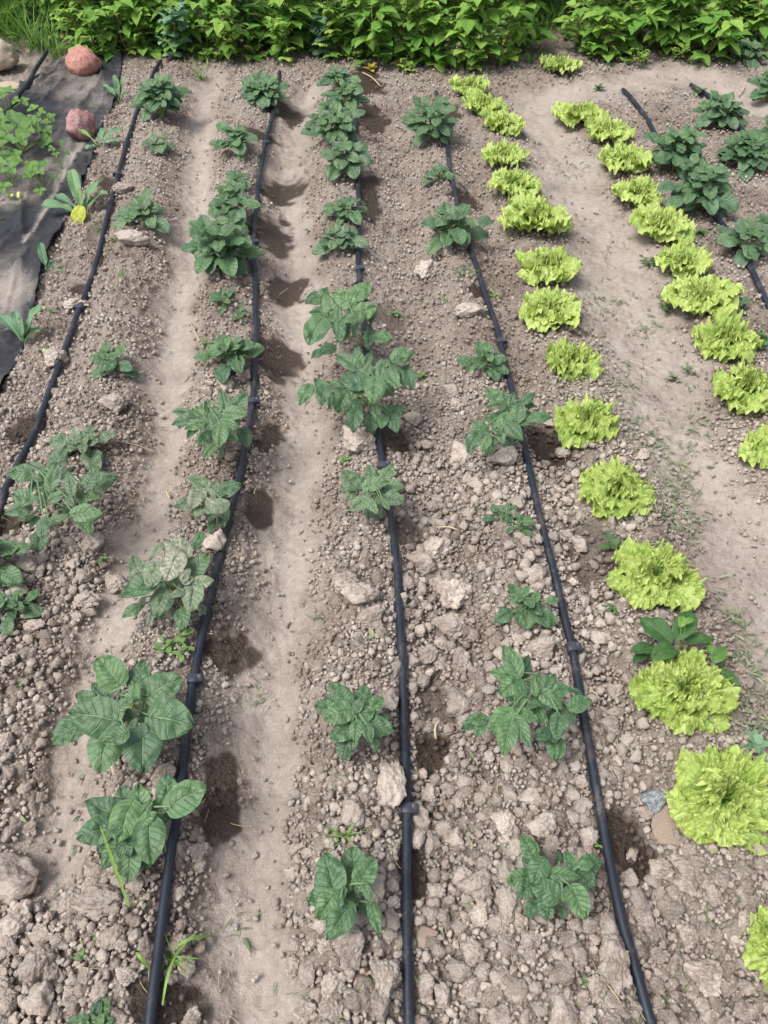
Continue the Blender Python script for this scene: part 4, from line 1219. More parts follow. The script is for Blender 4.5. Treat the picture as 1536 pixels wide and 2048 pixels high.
def potato(px, py, w_, h_, label, hgt=0.12, lp=None, nst=None, dustv=0.2, seed=0, tall=False, dens=1.0):
    """px,py: base of the stems; w_: crown width in photograph pixels"""
    random.seed(1000 + seed)
    base = P(px, py); mp = mpp(base)
    root = empty('potato_plant', base - np.array([0, 0, 0.005]), label, 'potato plant', POT_GROUP)
    base = base - np.array([0, 0, 0.005])
    Rw = w_ * mp / 2
    L0 = lp * mp if lp else max(0.028, min(0.075, Rw * 0.70))
    nst = nst or (2 if Rw < 0.07 else 3 if Rw < 0.13 else 5)
    M = MB()
    tops = []
    far = mp > 0.0017
    tl = view_tilt(base)[1] * 0.7
    for s in range(nst):
        a0 = s * 2.4 + seed
        off = (Rw - L0 * 0.75) * (0.45 if nst > 1 else 0) * math.sqrt((s + 0.4) / nst) * 1.5
        off = max(off, 0.01 if nst > 1 else 0)
        top = base + np.array([math.cos(a0) * off, math.sin(a0) * off, hgt * random.uniform(0.7, 1.0)])
        tops.append(top)
        nl = int(random.randint(6, 8) * dens) if Rw > 0.06 else random.randint(5, 7)
        for k in range(nl):
            f = k / (nl - 1)                     # 0 low and old .. 1 top and young
            az = a0 + k * 2.4 + random.uniform(-.3, .3)
            st = base + (top - base) * (0.35 + 0.65 * f)
            pl = L0 * (0.75 - 0.55 * f) * random.uniform(0.7, 1.25)
            el = R(8 + 55 * f) + random.uniform(-.25, .25)
            if k in (1, 3) and random.random() < 0.45:
                pl *= 1.9; el = R(random.uniform(5, 25))
            tip = st + pl * np.array([math.cos(az) * math.cos(el), math.sin(az) * math.cos(el), math.sin(el)])
            L = L0 * (1.0 - 0.45 * f) * random.uniform(0.72, 1.22)
            tube(M, [st, (st + tip) / 2 + np.array([0, 0, 0.003]), tip], 0.0018, 4, tint=0.9)
            tn = float(np.clip(random.gauss(0.22 + 0.32 * f, 0.18), 0, 1))
            du = dustv * random.uniform(0.1, 0.9)
            nu_, nv_ = (3, 8) if far else (4, 12)
            leaf(M, tip, az, L, L * random.uniform(0.80, 0.98), el * 0.3 + 0.2 + tl * math.sin(az), R(48) - el * 0.2, tl * math.cos(az) + random.uniform(-.3, .3), 'round', nu_, nv_, random.uniform(.05, .3),
                 random.uniform(0, .25), 0.045, tint=tn, dust=du, wave=0.03)
            if L0 > 0.03:
                for sd in (-1, 1):
                    if random.random() < 0.8:
                        q = st + (tip - st) * random.uniform(0.55, 0.85)
                        leaf(M, q, az + sd * random.uniform(0.8, 1.25), L * random.uniform(0.42, 0.62), L * random.uniform(0.34, 0.45), el * 0.5 + 0.1, R(45), sd * 0.2,
                             'ovate', 3 if not far else 2, 7 if not far else 5, 0.15, 0.1, 0.03, tint=tn, dust=du)
    M.build('foliage', M_POTATO, root, base)
    for tp in tops:
        L_ = []
        pot_stems(L_, base, [tp], 0.004)
        L_[0].build('stem', M_STEM, root, base)
    placed.append((base[0], base[1], 0.02))
    return root

# px, py(base), crown width, , label, height, dust
POT = [
 (322, 232, 112, 'bushy potato plant at the top end of the left hose', 0.17, 0.1, 3.0),
 (318, 302, 62, 'small grey-leaved potato plant below the bushy one at the top of the left hose', 0.05, 0.5, 1),
 (290, 448, 96, 'low potato plant right of the left hose, level with the yellow kohlrabi', 0.08, 0.3, 1),
 (228, 742, 92, 'lone five-leaved potato plant on the left ridge above the dusty low one', 0.06, 0.05, 0.8),
 (172, 905, 104, 'grey dusty low potato plant just above the sprawling one', 0.05, 0.7, 1),
 (-8, 1150, 130, 'potato plant cut by the left edge with large light leaves', 0.12, 0.1, 1),
 (30, 1228, 105, 'feathery low potato plant near the left edge below the cut one', 0.05, 0.1, 1.2),
 (200, 2052, 80, 'young potato shoot at the bottom edge left of the hose', 0.05, 0.0, 1),
 (527, 206, 96, 'dark potato plant at the top end of the hose beside the wide smooth furrow', 0.12, 0.1, 2),
 (472, 306, 86, 'potato plant second from the top left of the hose beside the wide furrow', 0.10, 0.15, 1),
 (477, 375, 62, 'small potato plant between a rounded one and a large bushy one left of the hose', 0.06, 0.2, 1),
 (465, 440, 116, 'upper part-crown potato plant standing close behind the widest bushy one', 0.13, 0.1, 1.3),
 (445, 530, 190, 'widest bushy potato plant on the second row, its right spray reaching over the hose', 0.17, 0.08, 2),
 (450, 612, 60, 'tiny potato plant below the widest bushy one, left of the hose', 0.04, 0.1, 1),
 (480, 640, 36, 'smallest potato seedling touching the hose above a rounded plant', 0.03, 0.1, 0.8),
 (463, 735, 98, 'rounded potato plant left of the hose with a straw stalk beside it', 0.10, 0.2, 1.5),
 (678, 178, 82, 'potato plant at the hedge end of the middle hose', 0.08, 0.1, 1),
 (690, 222, 84, 'narrow potato plant second from the hedge on the middle row', 0.11, 0.1, 1.2),
 (665, 280, 150, 'wide potato plant third from the hedge on the middle row, large leaves at left', 0.14, 0.1, 1.3),
 (692, 348, 102, 'round potato plant fourth from the hedge on the middle row, above a bare clod', 0.12, 0.3, 1.5),
 (692, 440, 72, 'upper one of a close pair of potato plants left of the middle hose', 0.08, 0.25, 1.2),
 (680, 500, 92, 'lower one of a close pair of potato plants left of the middle hose, dusty', 0.08, 0.45, 1.2),
 (862, 280, 150, 'tall spreading potato plant at the hedge end of the right hose', 0.18, 0.1, 1.3),
 (878, 362, 58, 'small potato plant touching the right hose below the tall spreading one', 0.06, 0.1, 1),
 (903, 490, 125, 'dense pale potato plant with large leaves left of the right hose', 0.16, 0.25, 1.6),
 (965, 742, 86, 'potato plant left of the right hose just under its upper clip', 0.09, 0.1, 1),
 (1003, 1040, 54, 'left one of two tiny potato plants beside the right hose', 0.05, 0.2, 1),
 (1042, 1066, 48, 'right one of two tiny potato plants, touching the right hose', 0.05, 0.2, 1),
 (1048, 1228, 108, 'small dark potato plant with puckered leaves left of the right hose above its lower clip', 0.08, 0.15, 1.2),
 (1345, 345, 115, 'upper crown of the large potato clump right of the shorter lettuce row', 0.19, 0.12, 2),
 (1390, 420, 150, 'lower crown of the large potato clump, over the hose right of the shorter lettuce row', 0.18, 0.12, 2),
 (1480, 510, 118, 'pale broad-leaved potato plant over the far right hose', 0.13, 0.25, 1.3),
 (1432, 248, 105, 'potato plant near the short hose end at top right', 0.13, 0.2, 1.4),
 (1490, 335, 120, 'potato plant at the right edge beside the large clump', 0.12, 0.1, 1.6),
 (1545, 290, 90, 'dark potato plant cut by the right edge near the top', 0.13, 0.1, 1.5),
 (1530, 200, 80, 'potato plant at the right edge below the hedge', 0.14, 0.2, 1.3),
 (1492, 125, 74, 'grey-green potato plant close under the hedge at top right', 0.10, 0.3, 1.5),
 (1470, 620, 52, 'small dark potato plant between the shorter lettuce row and the far right hose', 0.05, 0.1, 1),
 (1535, 455, 60, 'small low plant of potato at the right edge behind the pale broad-leaved one', 0.05, 0.1, 1),
]
for i, (a, b, wv, lab, hg, du, de) in enumerate(POT):
    potato(a, b, wv, 0, lab, hgt=hg, dustv=du, seed=i * 3 + 1, dens=min(de, 1.5), nst=(6 if de >= 2 else None))

# ------------------------------------------------------------------ lettuces
LET_GROUP = 'curly green lettuces planted in two rows'
def lettuce_leaf(M, base, az, L, wfan, e0, droop, nth, nr, tint, amp=1.0, cupf=0.2, mm=0.016):
    amp = amp * (0.62 if mm > 0.018 else 0.92)
    """a broad fan with a blistered blade and a tightly frilled, toothed margin"""
    th = np.linspace(-1, 1, nth); r = np.linspace(0, 1, nr) ** 0.6
    TH, RR = np.meshgrid(th, r)
    sd = random.randint(0, 9999)
    n1 = lambda f, q: (vnoise(TH * f + sd, TH * 0 + q, sd + q) - 0.5) * 2
    arc = 2 * wfan * L
    kf = PI * arc / mm                       # main frill: one fold every mm metres of margin
    sc_ = mm / 0.016
    edge = 1 + (0.10 * n1(1.5, 1) + 0.02 * n1(kf / 5, 2) + (0.0030 * n1(kf / 2.2, 3) + 0.0018 * n1(kf / 1.1, 4)) * sc_ / L) * RR ** 3
    RL = L * edge * np.sqrt(1 - 0.66 * TH ** 2 * RR)
    ang = TH * wfan * (0.30 + 0.70 * RR ** 0.7)
    e = e0 - droop * RR ** 1.2 + 0.18 * n1(2.0, 7) * RR
    drr = np.diff(RR, axis=0, prepend=0)
    X = np.cumsum(np.cos(e) * drr, 0) * RL
    Z = np.cumsum(np.sin(e) * drr, 0) * RL
    wob = 5.5 * vnoise(TH * 5 + sd, RR * 5, sd)
    ph = random.random() * 6.3
    sc_ = mm / 0.016
    ruff = (0.0105 * sc_ * RR ** 6 * np.sin(kf * TH * 0.5 + ph + wob) + 0.0085 * sc_ * RR ** 10 * np.sin(kf * TH * 1.15 + 2 * ph + wob)
            + 0.085 * L * RR ** 2 * np.sin(kf * 0.16 * TH + ph + wob)) * amp
    blis = 0.0100 * sc_ * (np.abs(vnoise(ang * RR * L / 0.011 + sd, RR * L / 0.011, sd + 9) - 0.5) * 2 - 0.5) * np.clip(RR * 3, 0, 1)
    blis += 0.020 * sc_ * (vnoise(ang * RR * L / 0.030 + sd, RR * L / 0.030, sd + 11) - 0.5) * np.clip(RR * 2, 0, 1)
    nn = ruff + blis + cupf * L * RR ** 2 * TH ** 2 - 0.02 * L * np.exp(-(TH / 0.06) ** 2) * (1 - RR)
    rad = X - np.sin(e) * nn
    zz = Z + np.cos(e) * nn
    tg = 0.0045 * sc_ * RR ** 5 * np.cos(kf * TH * 0.5 + ph + wob) * amp
    ca, sa = np.cos(az + ang), np.sin(az + ang)
    V = np.stack([base[0] + rad * ca - tg * sa, base[1] + rad * sa + tg * ca, base[2] + zz], -1)
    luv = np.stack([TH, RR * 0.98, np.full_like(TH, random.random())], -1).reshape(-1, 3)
    tn = np.clip(tint + 0.5 * RR.ravel() ** 4 - 0.1, 0, 1)
    M.add(V.reshape(-1, 3), grid_faces(nr, nth)[:, ::-1], luv, tn, 0.0)

def lettuce(px, py, w_, label, seed, res=1.0):
    random.seed(5000 + seed)
    base = P(px, py); mp = mpp(base)
    root = empty('lettuce', base, label, 'lettuce', LET_GROUP)
    Rw = w_ * mp / 2 * (1.17 if res <= 1 else 1.02)
    zs = 1.08 if res <= 1 else 1.22
    b = base + np.array([0, 0, 0.004])
    M = MB()
    nth, nr = int(46 * res), int(13 * res)
    mm = (0.014 if res > 2 else 0.017) if res > 1 else 0.020
    de = R(10) if res <= 1 else 0.0
    U = random.uniform
    n0 = 6
    for k in range(n0):
        az = k * 2 * PI / n0 + U(-.3, .3)
        lettuce_leaf(M, b, az, Rw * U(0.92, 1.12), U(0.68, 1.0), R(U(18, 36)) + de, R(U(25, 55)), nth, nr, U(0.0, 0.35), 1.0, 0.12, mm)
    for k in range(6):
        az = k * 2 * PI / 6 + 0.45 + U(-.3, .3)
        lettuce_leaf(M, b, az, Rw * U(0.78, 0.98), U(0.65, 1.0), R(U(46, 60)) + de * .5, R(U(60, 95)), nth, nr, U(0.1, 0.45), 1.1, 0.10, mm)
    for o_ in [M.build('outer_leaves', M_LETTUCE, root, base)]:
        o_.scale = (1, 1, zs)
    M = MB()
    for k in range(6):
        az = k * 2.4 + U(-.3, .3)
        lettuce_leaf(M, b, az, Rw * U(0.55, 0.78), U(0.5, 0.9), R(U(58, 76)), R(U(35, 110)), int(nth * 0.9), nr, U(0.2, 0.5), 1.25, 0.15, mm * 0.9)
    for k in range(8):
        az = k * 2.4 + 1 + U(-.3, .3)
        lettuce_leaf(M, b + np.array([math.cos(az), math.sin(az), 0]) * Rw * 0.04 + np.array([0, 0, 0.006]), az, Rw * U(0.42, 0.56), U(0.6, 1.0), R(U(74, 86)), R(U(40, 90)), int(nth * 0.7), nr, U(0.1, 0.4), 1.5, 0.3, mm * 0.75)
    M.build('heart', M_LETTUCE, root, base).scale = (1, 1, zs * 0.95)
    placed.append((base[0], base[1], 0.03))

LET = [
 (1117, 143, 74, 'lone small lettuce nearest the hedge, set apart above both rows'),
 (937, 185, 72, 'lettuce at the hedge end of the longer lettuce row'),
 (967, 222, 86, 'second lettuce from the hedge in the longer row, pressed against the first'),
 (1003, 262, 80, 'third lettuce from the hedge in the longer row, short and upright'),
 (1007, 325, 88, 'fourth lettuce from the hedge in the longer row'),
 (1028, 382, 96, 'fifth lettuce from the hedge in the longer row, half hidden by the one below'),
 (1068, 455, 132, 'wide dense lettuce, sixth from the hedge in the longer row, two heads grown together'),
 (1092, 550, 122, 'seventh lettuce from the hedge in the longer row, open with spreading sides'),
 (1097, 635, 122, 'eighth lettuce from the hedge in the longer row, flat and fan-like'),
 (1143, 735, 120, 'loose ragged lettuce, ninth from the hedge in the longer row'),
 (1173, 855, 138, 'round full lettuce, tenth from the hedge in the longer row'),
 (1232, 995, 158, 'star-shaped lettuce with jagged tips, eleventh from the hedge in the longer row'),
 (1303, 1165, 176, 'broad lettuce with a finely curled heart beside the widest part of the right path'),
 (1362, 1395, 198, 'yellow-green lettuce with a dark heart-leaved weed rising right behind it'),
 (1440, 1605, 225, 'largest lettuce, lower right beside the small blue-grey stone'),
 (1572, 1915, 190, 'lettuce cut by the right edge near the bottom corner'),
 (1158, 243, 96, 'lettuce at the hedge end of the shorter row'),
 (1213, 279, 92, 'second lettuce from the hedge in the shorter row, with a yellow leaf at its left'),
 (1246, 338, 106, 'third lettuce from the hedge in the shorter row, beside the large potato clump'),
 (1272, 401, 94, 'fourth and smallest lettuce from the hedge in the shorter row'),
 (1322, 470, 116, 'fifth lettuce from the hedge in the shorter row, peaked in the middle'),
 (1358, 542, 104, 'sixth lettuce from the hedge in the shorter row'),
 (1393, 612, 126, 'seventh lettuce from the hedge in the shorter row, touching the one below'),
 (1447, 692, 140, 'eighth lettuce from the hedge in the shorter row, with a broad smooth front leaf'),
 (1489, 793, 152, 'ninth lettuce from the hedge in the shorter row, wide and dense'),
 (1553, 915, 142, 'lettuce cut by the right edge half way up, last of the shorter row'),
]
for i, (a, b, wv, lab) in enumerate(LET):
    lettuce(a, b, wv, lab, i, res=1.0 if b < 680 else 1.4 if b < 1100 else 2.1)

# ------------------------------------------------------------------ kohlrabi on the left edge
def kohlrabi(px, py, leaves, label, bulb=None):
    base = P(px, py); mp = mpp(base)
    base = base + np.array([0, 0, 0.004])
    root = empty('kohlrabi_plant', base, label, 'kohlrabi plant', 'young kohlrabi plants along the weed fabric')
    M = MB()
    b0 = base + np.array([0, 0, 0.01])
    bh = 0
    if bulb:
        Mb = MB()
        q = base + np.array([-0.003, -0.012, 0.045])
        tube(Mb, spline([b0, (b0 + q) / 2 + np.array([0, 0, 0.012]), q], 5), 0.003, 5, tint=0.5)
        leaf(Mb, q, R(262), bulb * mp * 1.25, bulb * mp * 1.15, R(-22), R(55), 0.1, 'round', 5, 14, 0.1, 0.25, 0.05, 5, 0.2, tint=0.2, wave=0.05)
        Mb.build('yellow_leaf', M_YELL2, root, base)
    for (dr, Lp, Wp, el, dro, tn) in leaves:
        leaf(M, b0, R(dr), Lp * mp, Wp * mp, R(el), R(dro), random.uniform(-.2, .2), 'spoon', 5, 16, 0.25, -0.05, 0.012, 5, 0.0, tint=tn, dust=0.15, wave=0.07)
    M.build('foliage', M_KOHL, root, base)
random.seed(11)
kohlrabi(166, 436, [(105, 92, 36, 60, 30, .35), (60, 80, 32, 50, 35, .2), (150, 75, 30, 45, 45, .1), (178, 80, 38, 35, 40, .1), (35, 70, 34, 45, 40, .2), (90, 50, 20, 70, 20, .5)],
         'kohlrabi plant on the fabric edge with one round yellowed leaf hanging in front', 30)
kohlrabi(240, 208, [(100, 48, 16, 70, 20, .1), (60, 50, 16, 65, 30, .1), (140, 48, 20, 50, 45, .0), (30, 30, 12, 50, 40, .2), (80, 40, 14, 75, 10, .3)],
         'small upright kohlrabi plant left of the bushy potato at the top of the left hose')
kohlrabi(200, 300, [(150, 56, 18, 45, 30, .9), (40, 60, 24, 50, 60, .1), (75, 45, 22, 60, 60, .1), (200, 30, 20, 30, 60, .1), (10, 45, 20, 40, 60, .1)],
         'kohlrabi plant with one yellow leaf in front of the purplish boulder')
kohlrabi(97, 552, [(100, 58, 26, 70, 15, .0), (60, 28, 18, 50, 50, .1), (10, 36, 8, 15, 30, .4)], 'single-leaved kohlrabi seedling at the fabric edge')
kohlrabi(50, 694, [(65, 92, 30, 55, 50, .1), (135, 86, 34, 50, 50, .0), (105, 66, 28, 65, 30, .05), (50, 55, 26, 45, 70, .6), (85, 50, 20, 70, 20, .2)],
         'kohlrabi plant with tall leaves near the left edge at the lower tip of the fabric')

# ------------------------------------------------------------------ strawberries on the fabric
def strawberry(px, py, w_, label, n=9, flowers=0, berries=0, seed=0, tn=0.3):
    random.seed(300 + seed)
    base = P(px, py); mp = mpp(base); base = base + np.array([0, 0, 0.015])
    root = empty('strawberry_plant', base, label, 'strawberry plant', 'strawberry plants on the weed fabric')
    Rw = w_ * mp / 2
    M = MB(); Ms = MB()
    n = int(n * 1.25)
    for k in range(n):
        az = k * 2.4 + seed; f = (k + 0.5) / n
        rr = Rw * math.sqrt(f) * 0.8
        tip = base + np.array([math.cos(az) * rr, math.sin(az) * rr, 0.03 + 0.11 * (1 - f) * random.uniform(.6, 1.3)])
        tube(Ms, spline([base, (base + tip) / 2 + np.array([0, 0, 0.02]), tip], 5), 0.0013, 4)
        L = Rw * random.uniform(0.24, 0.34); t_ = float(np.clip(random.gauss(tn, .15), 0, 1))
        for da in (0, 1.5, -1.5):
            leaf(M, tip, az + da, L, L * 0.85, 0.35 + 0.45 * math.sin(az + da), 0.6, 0.3 * math.cos(az + da), 'round', 3, 8, 0.25, 0.0, 0.025, tint=t_, lobe=0.0, serr=0.10, dust=0.1)
    M.build('foliage', M_STRAW, root, base)
    Ms.build('stems', M_STEM, root, base)
    for k in range(flowers):
        q = base + np.array([0.03, 0.02, 0.10])
        Mf = MB()
        for j in range(5):
            leaf(Mf, q, j * 1.2566, 0.013, 0.012, 0.2, 0.2, nu=1, nv=4)
        Mf.build('flower', M_WHITE, root, base)
    for k in range(berries):
        q = base + np.array([random.uniform(-.5, .6) * Rw, -Rw * random.uniform(0.6, 0.95), 0.012])
        Mb = MB(); V_, F_ = ICO[2]
        Mb.add(V_ * np.array([0.009, 0.011, 0.009]) * random.uniform(.8, 1.2) + q, F_)
        Mb.build('berry', M_BERRY, root, base)
    placed.append((base[0], base[1], 0.02))
strawberry(48, 312, 150, 'leafy strawberry plant in the middle of the fabric with a white flower', 12, 1, 0, 1)
strawberry(28, 378, 130, 'strawberry plant hanging pale unripe berries near the left edge', 10, 0, 6, 2, 0.6)
strawberry(92, 392, 80, 'small strawberry plant right of the berry-bearing one', 6, 0, 0, 3)
strawberry(126, 345, 66, 'smallest strawberry runner plant nearest the clean fabric band', 5, 0, 0, 4)
strawberry(20, 232, 90, 'light green strawberry plant at the left edge under the top left hose', 6, 0, 0, 5, 0.7)
strawberry(90, 282, 84, 'strawberry plant with lobed leaves between the boulder and the leafy one', 6, 0, 0, 6, 0.5)

# ------------------------------------------------------------------ small weeds
def weed(px, py, w_, label, kind, seed, n=7, mat=None, tn=0.3, hgt=None, name='weed', cat='weed', group='small weeds sprouting between the rows'):
    random.seed(7000 + seed)
    base = P(px, py); mp = mpp(base)
    root = empty(name, base, label, cat, group)
    Rw = w_ * mp / 2
    M = MB()
    hgt = hgt if hgt is not None else Rw * 0.6
    if kind == 'rosette':
        for k in range(n):
            az = k * 2.4 + seed; f = k / n
            leaf(M, base + np.array([0, 0, 0.006 + hgt * 0.3 * f]), az, Rw * random.uniform(.7, 1.1) * (1 - .4 * f), Rw * random.uniform(.32, .5), R(15 + 45 * f), R(35), 0, 'ovate', 2, 6,
                 0.2, 0.1, 0.02, tint=float(np.clip(random.gauss(tn, .15), 0, 1)), dust=0.2)
    elif kind == 'sprig':
        for k in range(n):
            az = random.uniform(0, 6.28); top = base + np.array([math.cos(az) * Rw * 0.6, math.sin(az) * Rw * 0.6, hgt * random.uniform(.5, 1)])
            tube(M, [base, (base + top) / 2 + np.array([0, 0, 0.004]), top], 0.0010, 4, tint=0.8)
            for j in range(4):
                q = base + (top - base) * (0.4 + 0.2 * j)
                leaf(M, q, az + j * 1.9, Rw * random.uniform(.28, .5), Rw * random.uniform(.16, .28), 0.3, 0.5, 0, 'ovate', 2, 5, 0.15, 0.1, 0.0,
                     tint=float(np.clip(random.gauss(tn, .15), 0, 1)), dust=0.2)
    elif kind == 'grass':
        for k in range(n):
            az = random.uniform(0, 6.28)
            leaf(M, base + np.array([random.uniform(-1, 1), random.uniform(-1, 1), 0]) * Rw * 0.12, az, Rw * random.uniform(.8, 1.5), Rw * random.uniform(.05, .08) + 0.001, R(random.uniform(25, 80)), R(random.uniform(20, 80)),
                 0, 'strap', 1, 7, 0.3, 0, 0, side=random.uniform(-.2, .2), tint=random.uniform(0, .8))
    elif kind == 'feather':
        for k in range(n):
            az = k * 2.4 + seed
            top = base + np.array([math.cos(az) * Rw, math.sin(az) * Rw, hgt * random.uniform(.2, .8)])
            for j in range(7):
                q = base + (top - base) * (0.25 + 0.11 * j)
                for sd in (-1, 1):
                    leaf(M, q, az + sd * 0.9, Rw * .22, Rw * .035 + 0.0008, 0.2, 0.3, 0, 'strap', 1, 3, 0, 0, 0, tint=random.random() * .5)
            tube(M, [base, (base + top) / 2, top], 0.0008, 3)
    M.build('leaves', mat or M_WEED, root, base)
    return root

WEEDS = [
 (1440, 1320, 60, 'small bright weed right of the bindweed behind the yellow-green lettuce', 'sprig', 4, 0.7, M_WEED, 0.6),
 (1225, 1095, 80, 'dark flat-leaved weed left of the broad lettuce', 'rosette', 6, 0.3, M_WEED, 0.0),
 (1225, 1215, 60, 'reddish-stemmed weed between the right hose and the broad lettuce', 'sprig', 4, 0.3, M_WEED, 0.1),
 (1340, 1205, 50, 'fine feathery weed under the broad lettuce', 'feather', 7, 0.2, M_WEED, 0.2),
 (1185, 1690, 44, 'light green seedling touching the right hose near the wet soil', 'sprig', 3, 0.5, M_WEED, 0.9),
 (1165, 1965, 40, 'two-leaved seedling near the long slab-like clod', 'rosette', 4, 0.5, M_WEED, 0.5),
 (1140, 2000, 40, 'grey-green seedling beside the squarish clod at the bottom edge', 'rosette', 3, 0.5, M_WEED, 0.2),
 (180, 1905, 66, 'curved seedling with paired leaves among clods at lower left', 'sprig', 3, 0.4, M_WEED, 0.5),
 (270, 1800, 60, 'tuft of grass beside the largest pale clod', 'grass', 7, 0.3, M_GRASS, 0.3),
 (345, 1915, 110, 'long-bladed grass tuft under the hose near the bottom edge', 'grass', 9, 0.3, M_GRASS, 0.3),
 (690, 1678, 110, 'uprooted pale grass tuft above the bottom centre potato plant', 'grass', 10, 0.3, M_GRASS, 0.6),
 (635, 1682, 40, 'wilted seedling left of the uprooted grass tuft', 'rosette', 5, 0.2, M_WILT, 0.6),
 (675, 1560, 60, 'thin grass sprig above the round brown clod', 'grass', 6, 0.3, M_GRASS, 0.5),
 (355, 1300, 90, 'bright wilting weed heap between the dusty potato plant and the hose clip', 'sprig', 9, 0.3, M_WEED, 0.7),
 (195, 1125, 50, 'thin-stemmed seedling above the clods left of the dusty potato plant', 'sprig', 2, 0.3, M_WEED, 0.5),
 (45, 1370, 38, 'single curled pale leaf lying near the left edge', 'rosette', 2, 0.1, M_WILT, 0.6),
 (745, 1275, 50, 'pale fallen seedling left of the middle hose below the pitted clod', 'rosette', 4, 0.1, M_WILT, 0.9),
 (912, 1240, 46, 'wilted sprig lying on the long leaning clod', 'grass', 5, 0.2, M_WILT, 0.5),
 (690, 925, 40, 'star-shaped seedling below the pale clod under the bushy potato plant', 'rosette', 6, 0.4, M_WEED, 0.7),
 (790, 632, 36, 'seedling on the dark soil right of the upper bushy potato plant', 'rosette', 6, 0.4, M_WEED, 0.6),
 (845, 755, 36, 'seedling right of the lower bushy potato plant', 'rosette', 6, 0.4, M_WEED, 0.6),
 (940, 1018, 40, 'thin weed left of the two tiny potato plants', 'sprig', 3, 0.4, M_WEED, 0.4),
 (930, 550, 60, 'feathery weed beside the dense pale potato plant', 'feather', 8, 0.3, M_WEED, 0.4),
 (888, 600, 40, 'spiky small weed left of the right hose in the far part', 'grass', 7, 0.3, M_GRASS, 0.3),
 (988, 595, 40, 'light seedling right of the right hose in the far part', 'rosette', 5, 0.4, M_WEED, 0.8),
 (618, 462, 34, 'wilted seedling in the smooth furrow left of the close pair of potatoes', 'sprig', 3, 0.2, M_WILT, 0.9),
 (840, 1410, 30, 'small grass blade weed by the dark hollow', 'grass', 4, 0.2, M_GRASS, 0.2),
 (95, 705, 40, 'small leafy weed right of the tall-leaved kohlrabi', 'rosette', 5, 0.3, M_WEED, 0.4),
 (112, 625, 40, 'tiny weed left of the clip on the left hose', 'sprig', 3, 0.3, M_WEED, 0.4),
 (245, 560, 60, 'thin spreading weed on the left ridge above the lone potato plant', 'grass', 6, 0.2, M_GRASS, 0.2),
 (205, 345, 26, 'tiny sprig beside the clean edge of the fabric', 'sprig', 2, 0.3, M_WEED, 0.4),
 (213, 220, 44, 'fine feathery weed between the fabric and the left hose', 'feather', 7, 0.4, M_WEED, 0.1),
 (10, 430, 60, 'feathery weed on the fabric at the left edge', 'feather', 9, 0.4, M_WEED, 0.3),
 (195, 460, 28, 'small sprig below the kohlrabi with the yellowed leaf', 'sprig', 3, 0.3, M_WEED, 0.5),
 (418, 690, 50, 'low weed left of the rounded potato plant with the straw stalk', 'sprig', 5, 0.3, M_WEED, 0.4),
 (230, 480, 34, 'light weed touching the left hose below the low potato plant', 'sprig', 3, 0.3, M_WEED, 0.5),
 (400, 150, 70, 'spreading fine weed under the hedge at the end of the second furrow', 'grass', 14, 0.4, M_GRASS, 0.4),
 (1060, 125, 60, 'fine weed mat left of the lone small lettuce', 'grass', 16, 0.4, M_GRASS, 0.1),
 (1180, 120, 34, 'small grey-green brassica seedling right of the lone small lettuce', 'rosette', 5, 0.6, M_GREY, 0.3),
 (1196, 180, 40, 'flat weed rosette on the path above the shorter lettuce row', 'rosette', 8, 0.2, M_WEED, 0.2),
 (1240, 240, 30, 'small grass tuft between the shorter lettuce row and its hose', 'grass', 8, 0.3, M_GRASS, 0.3),
 (1400, 190, 50, 'dark leafy weed near the short hose end', 'rosette', 7, 0.3, M_WEED, 0.1),
 (1400, 470, 50, 'flat weed right of the peaked lettuce', 'rosette', 7, 0.2, M_WEED, 0.1),
 (1300, 530, 60, 'trailing dark weed left of the sixth lettuce of the shorter row', 'sprig', 6, 0.2, M_WEED, 0.0),
 (1330, 620, 60, 'trailing dark weed left of the seventh lettuce of the shorter row', 'sprig', 6, 0.2, M_WEED, 0.0),
 (1520, 690, 70, 'leafy weed patch right of the eighth lettuce of the shorter row', 'sprig', 8, 0.3, M_WEED, 0.2),
 (1380, 745, 50, 'low weed left of the eighth lettuce of the shorter row', 'sprig', 5, 0.2, M_WILT, 0.2),
 (1345, 760, 50, 'pale flattened weed on the right path', 'rosette', 7, 0.1, M_WILT, 0.5),
 (1405, 1345, 60, 'dark leafy weed against the right side of the yellow-green lettuce', 'rosette', 7, 0.4, M_WEED, 0.1),
 (1505, 1490, 90, 'grey-green weed behind the largest lettuce at the right', 'rosette', 8, 0.4, M_GREY, 0.3),
 (1420, 1840, 60, 'dark green fallen weed sprig below the largest lettuce', 'sprig', 3, 0.2, M_WEED, 0.1),
 (1465, 1800, 24, 'tiny seedling below the largest lettuce', 'rosette', 4, 0.4, M_WEED, 0.3),
 (1335, 1980, 34, 'dark spiky weed among clods right of the right hose at the bottom', 'grass', 7, 0.3, M_GRASS, 0.0),
 (1037, 1602, 18, 'tiny round-leaved seedling above the lumpy clod', 'rosette', 3, 0.3, M_WEED, 0.2),
 (1470, 1240, 60, 'wilted weed beside the right path, level with the bindweed', 'sprig', 5, 0.2, M_WILT, 0.4),
 (700, 2030, 50, 'thin grass blades at the bottom edge left of the middle hose', 'grass', 5, 0.3, M_GRASS, 0.3),
 (500, 1440, 0, '', '', 0, 0, None, 0),
]
for i, (a, b, wv, lab, kd, n, hg, mt, tn) in enumerate(WEEDS):
    if not wv: continue
    weed(a, b, wv, lab, kd, i, n=n, mat=mt, tn=tn)

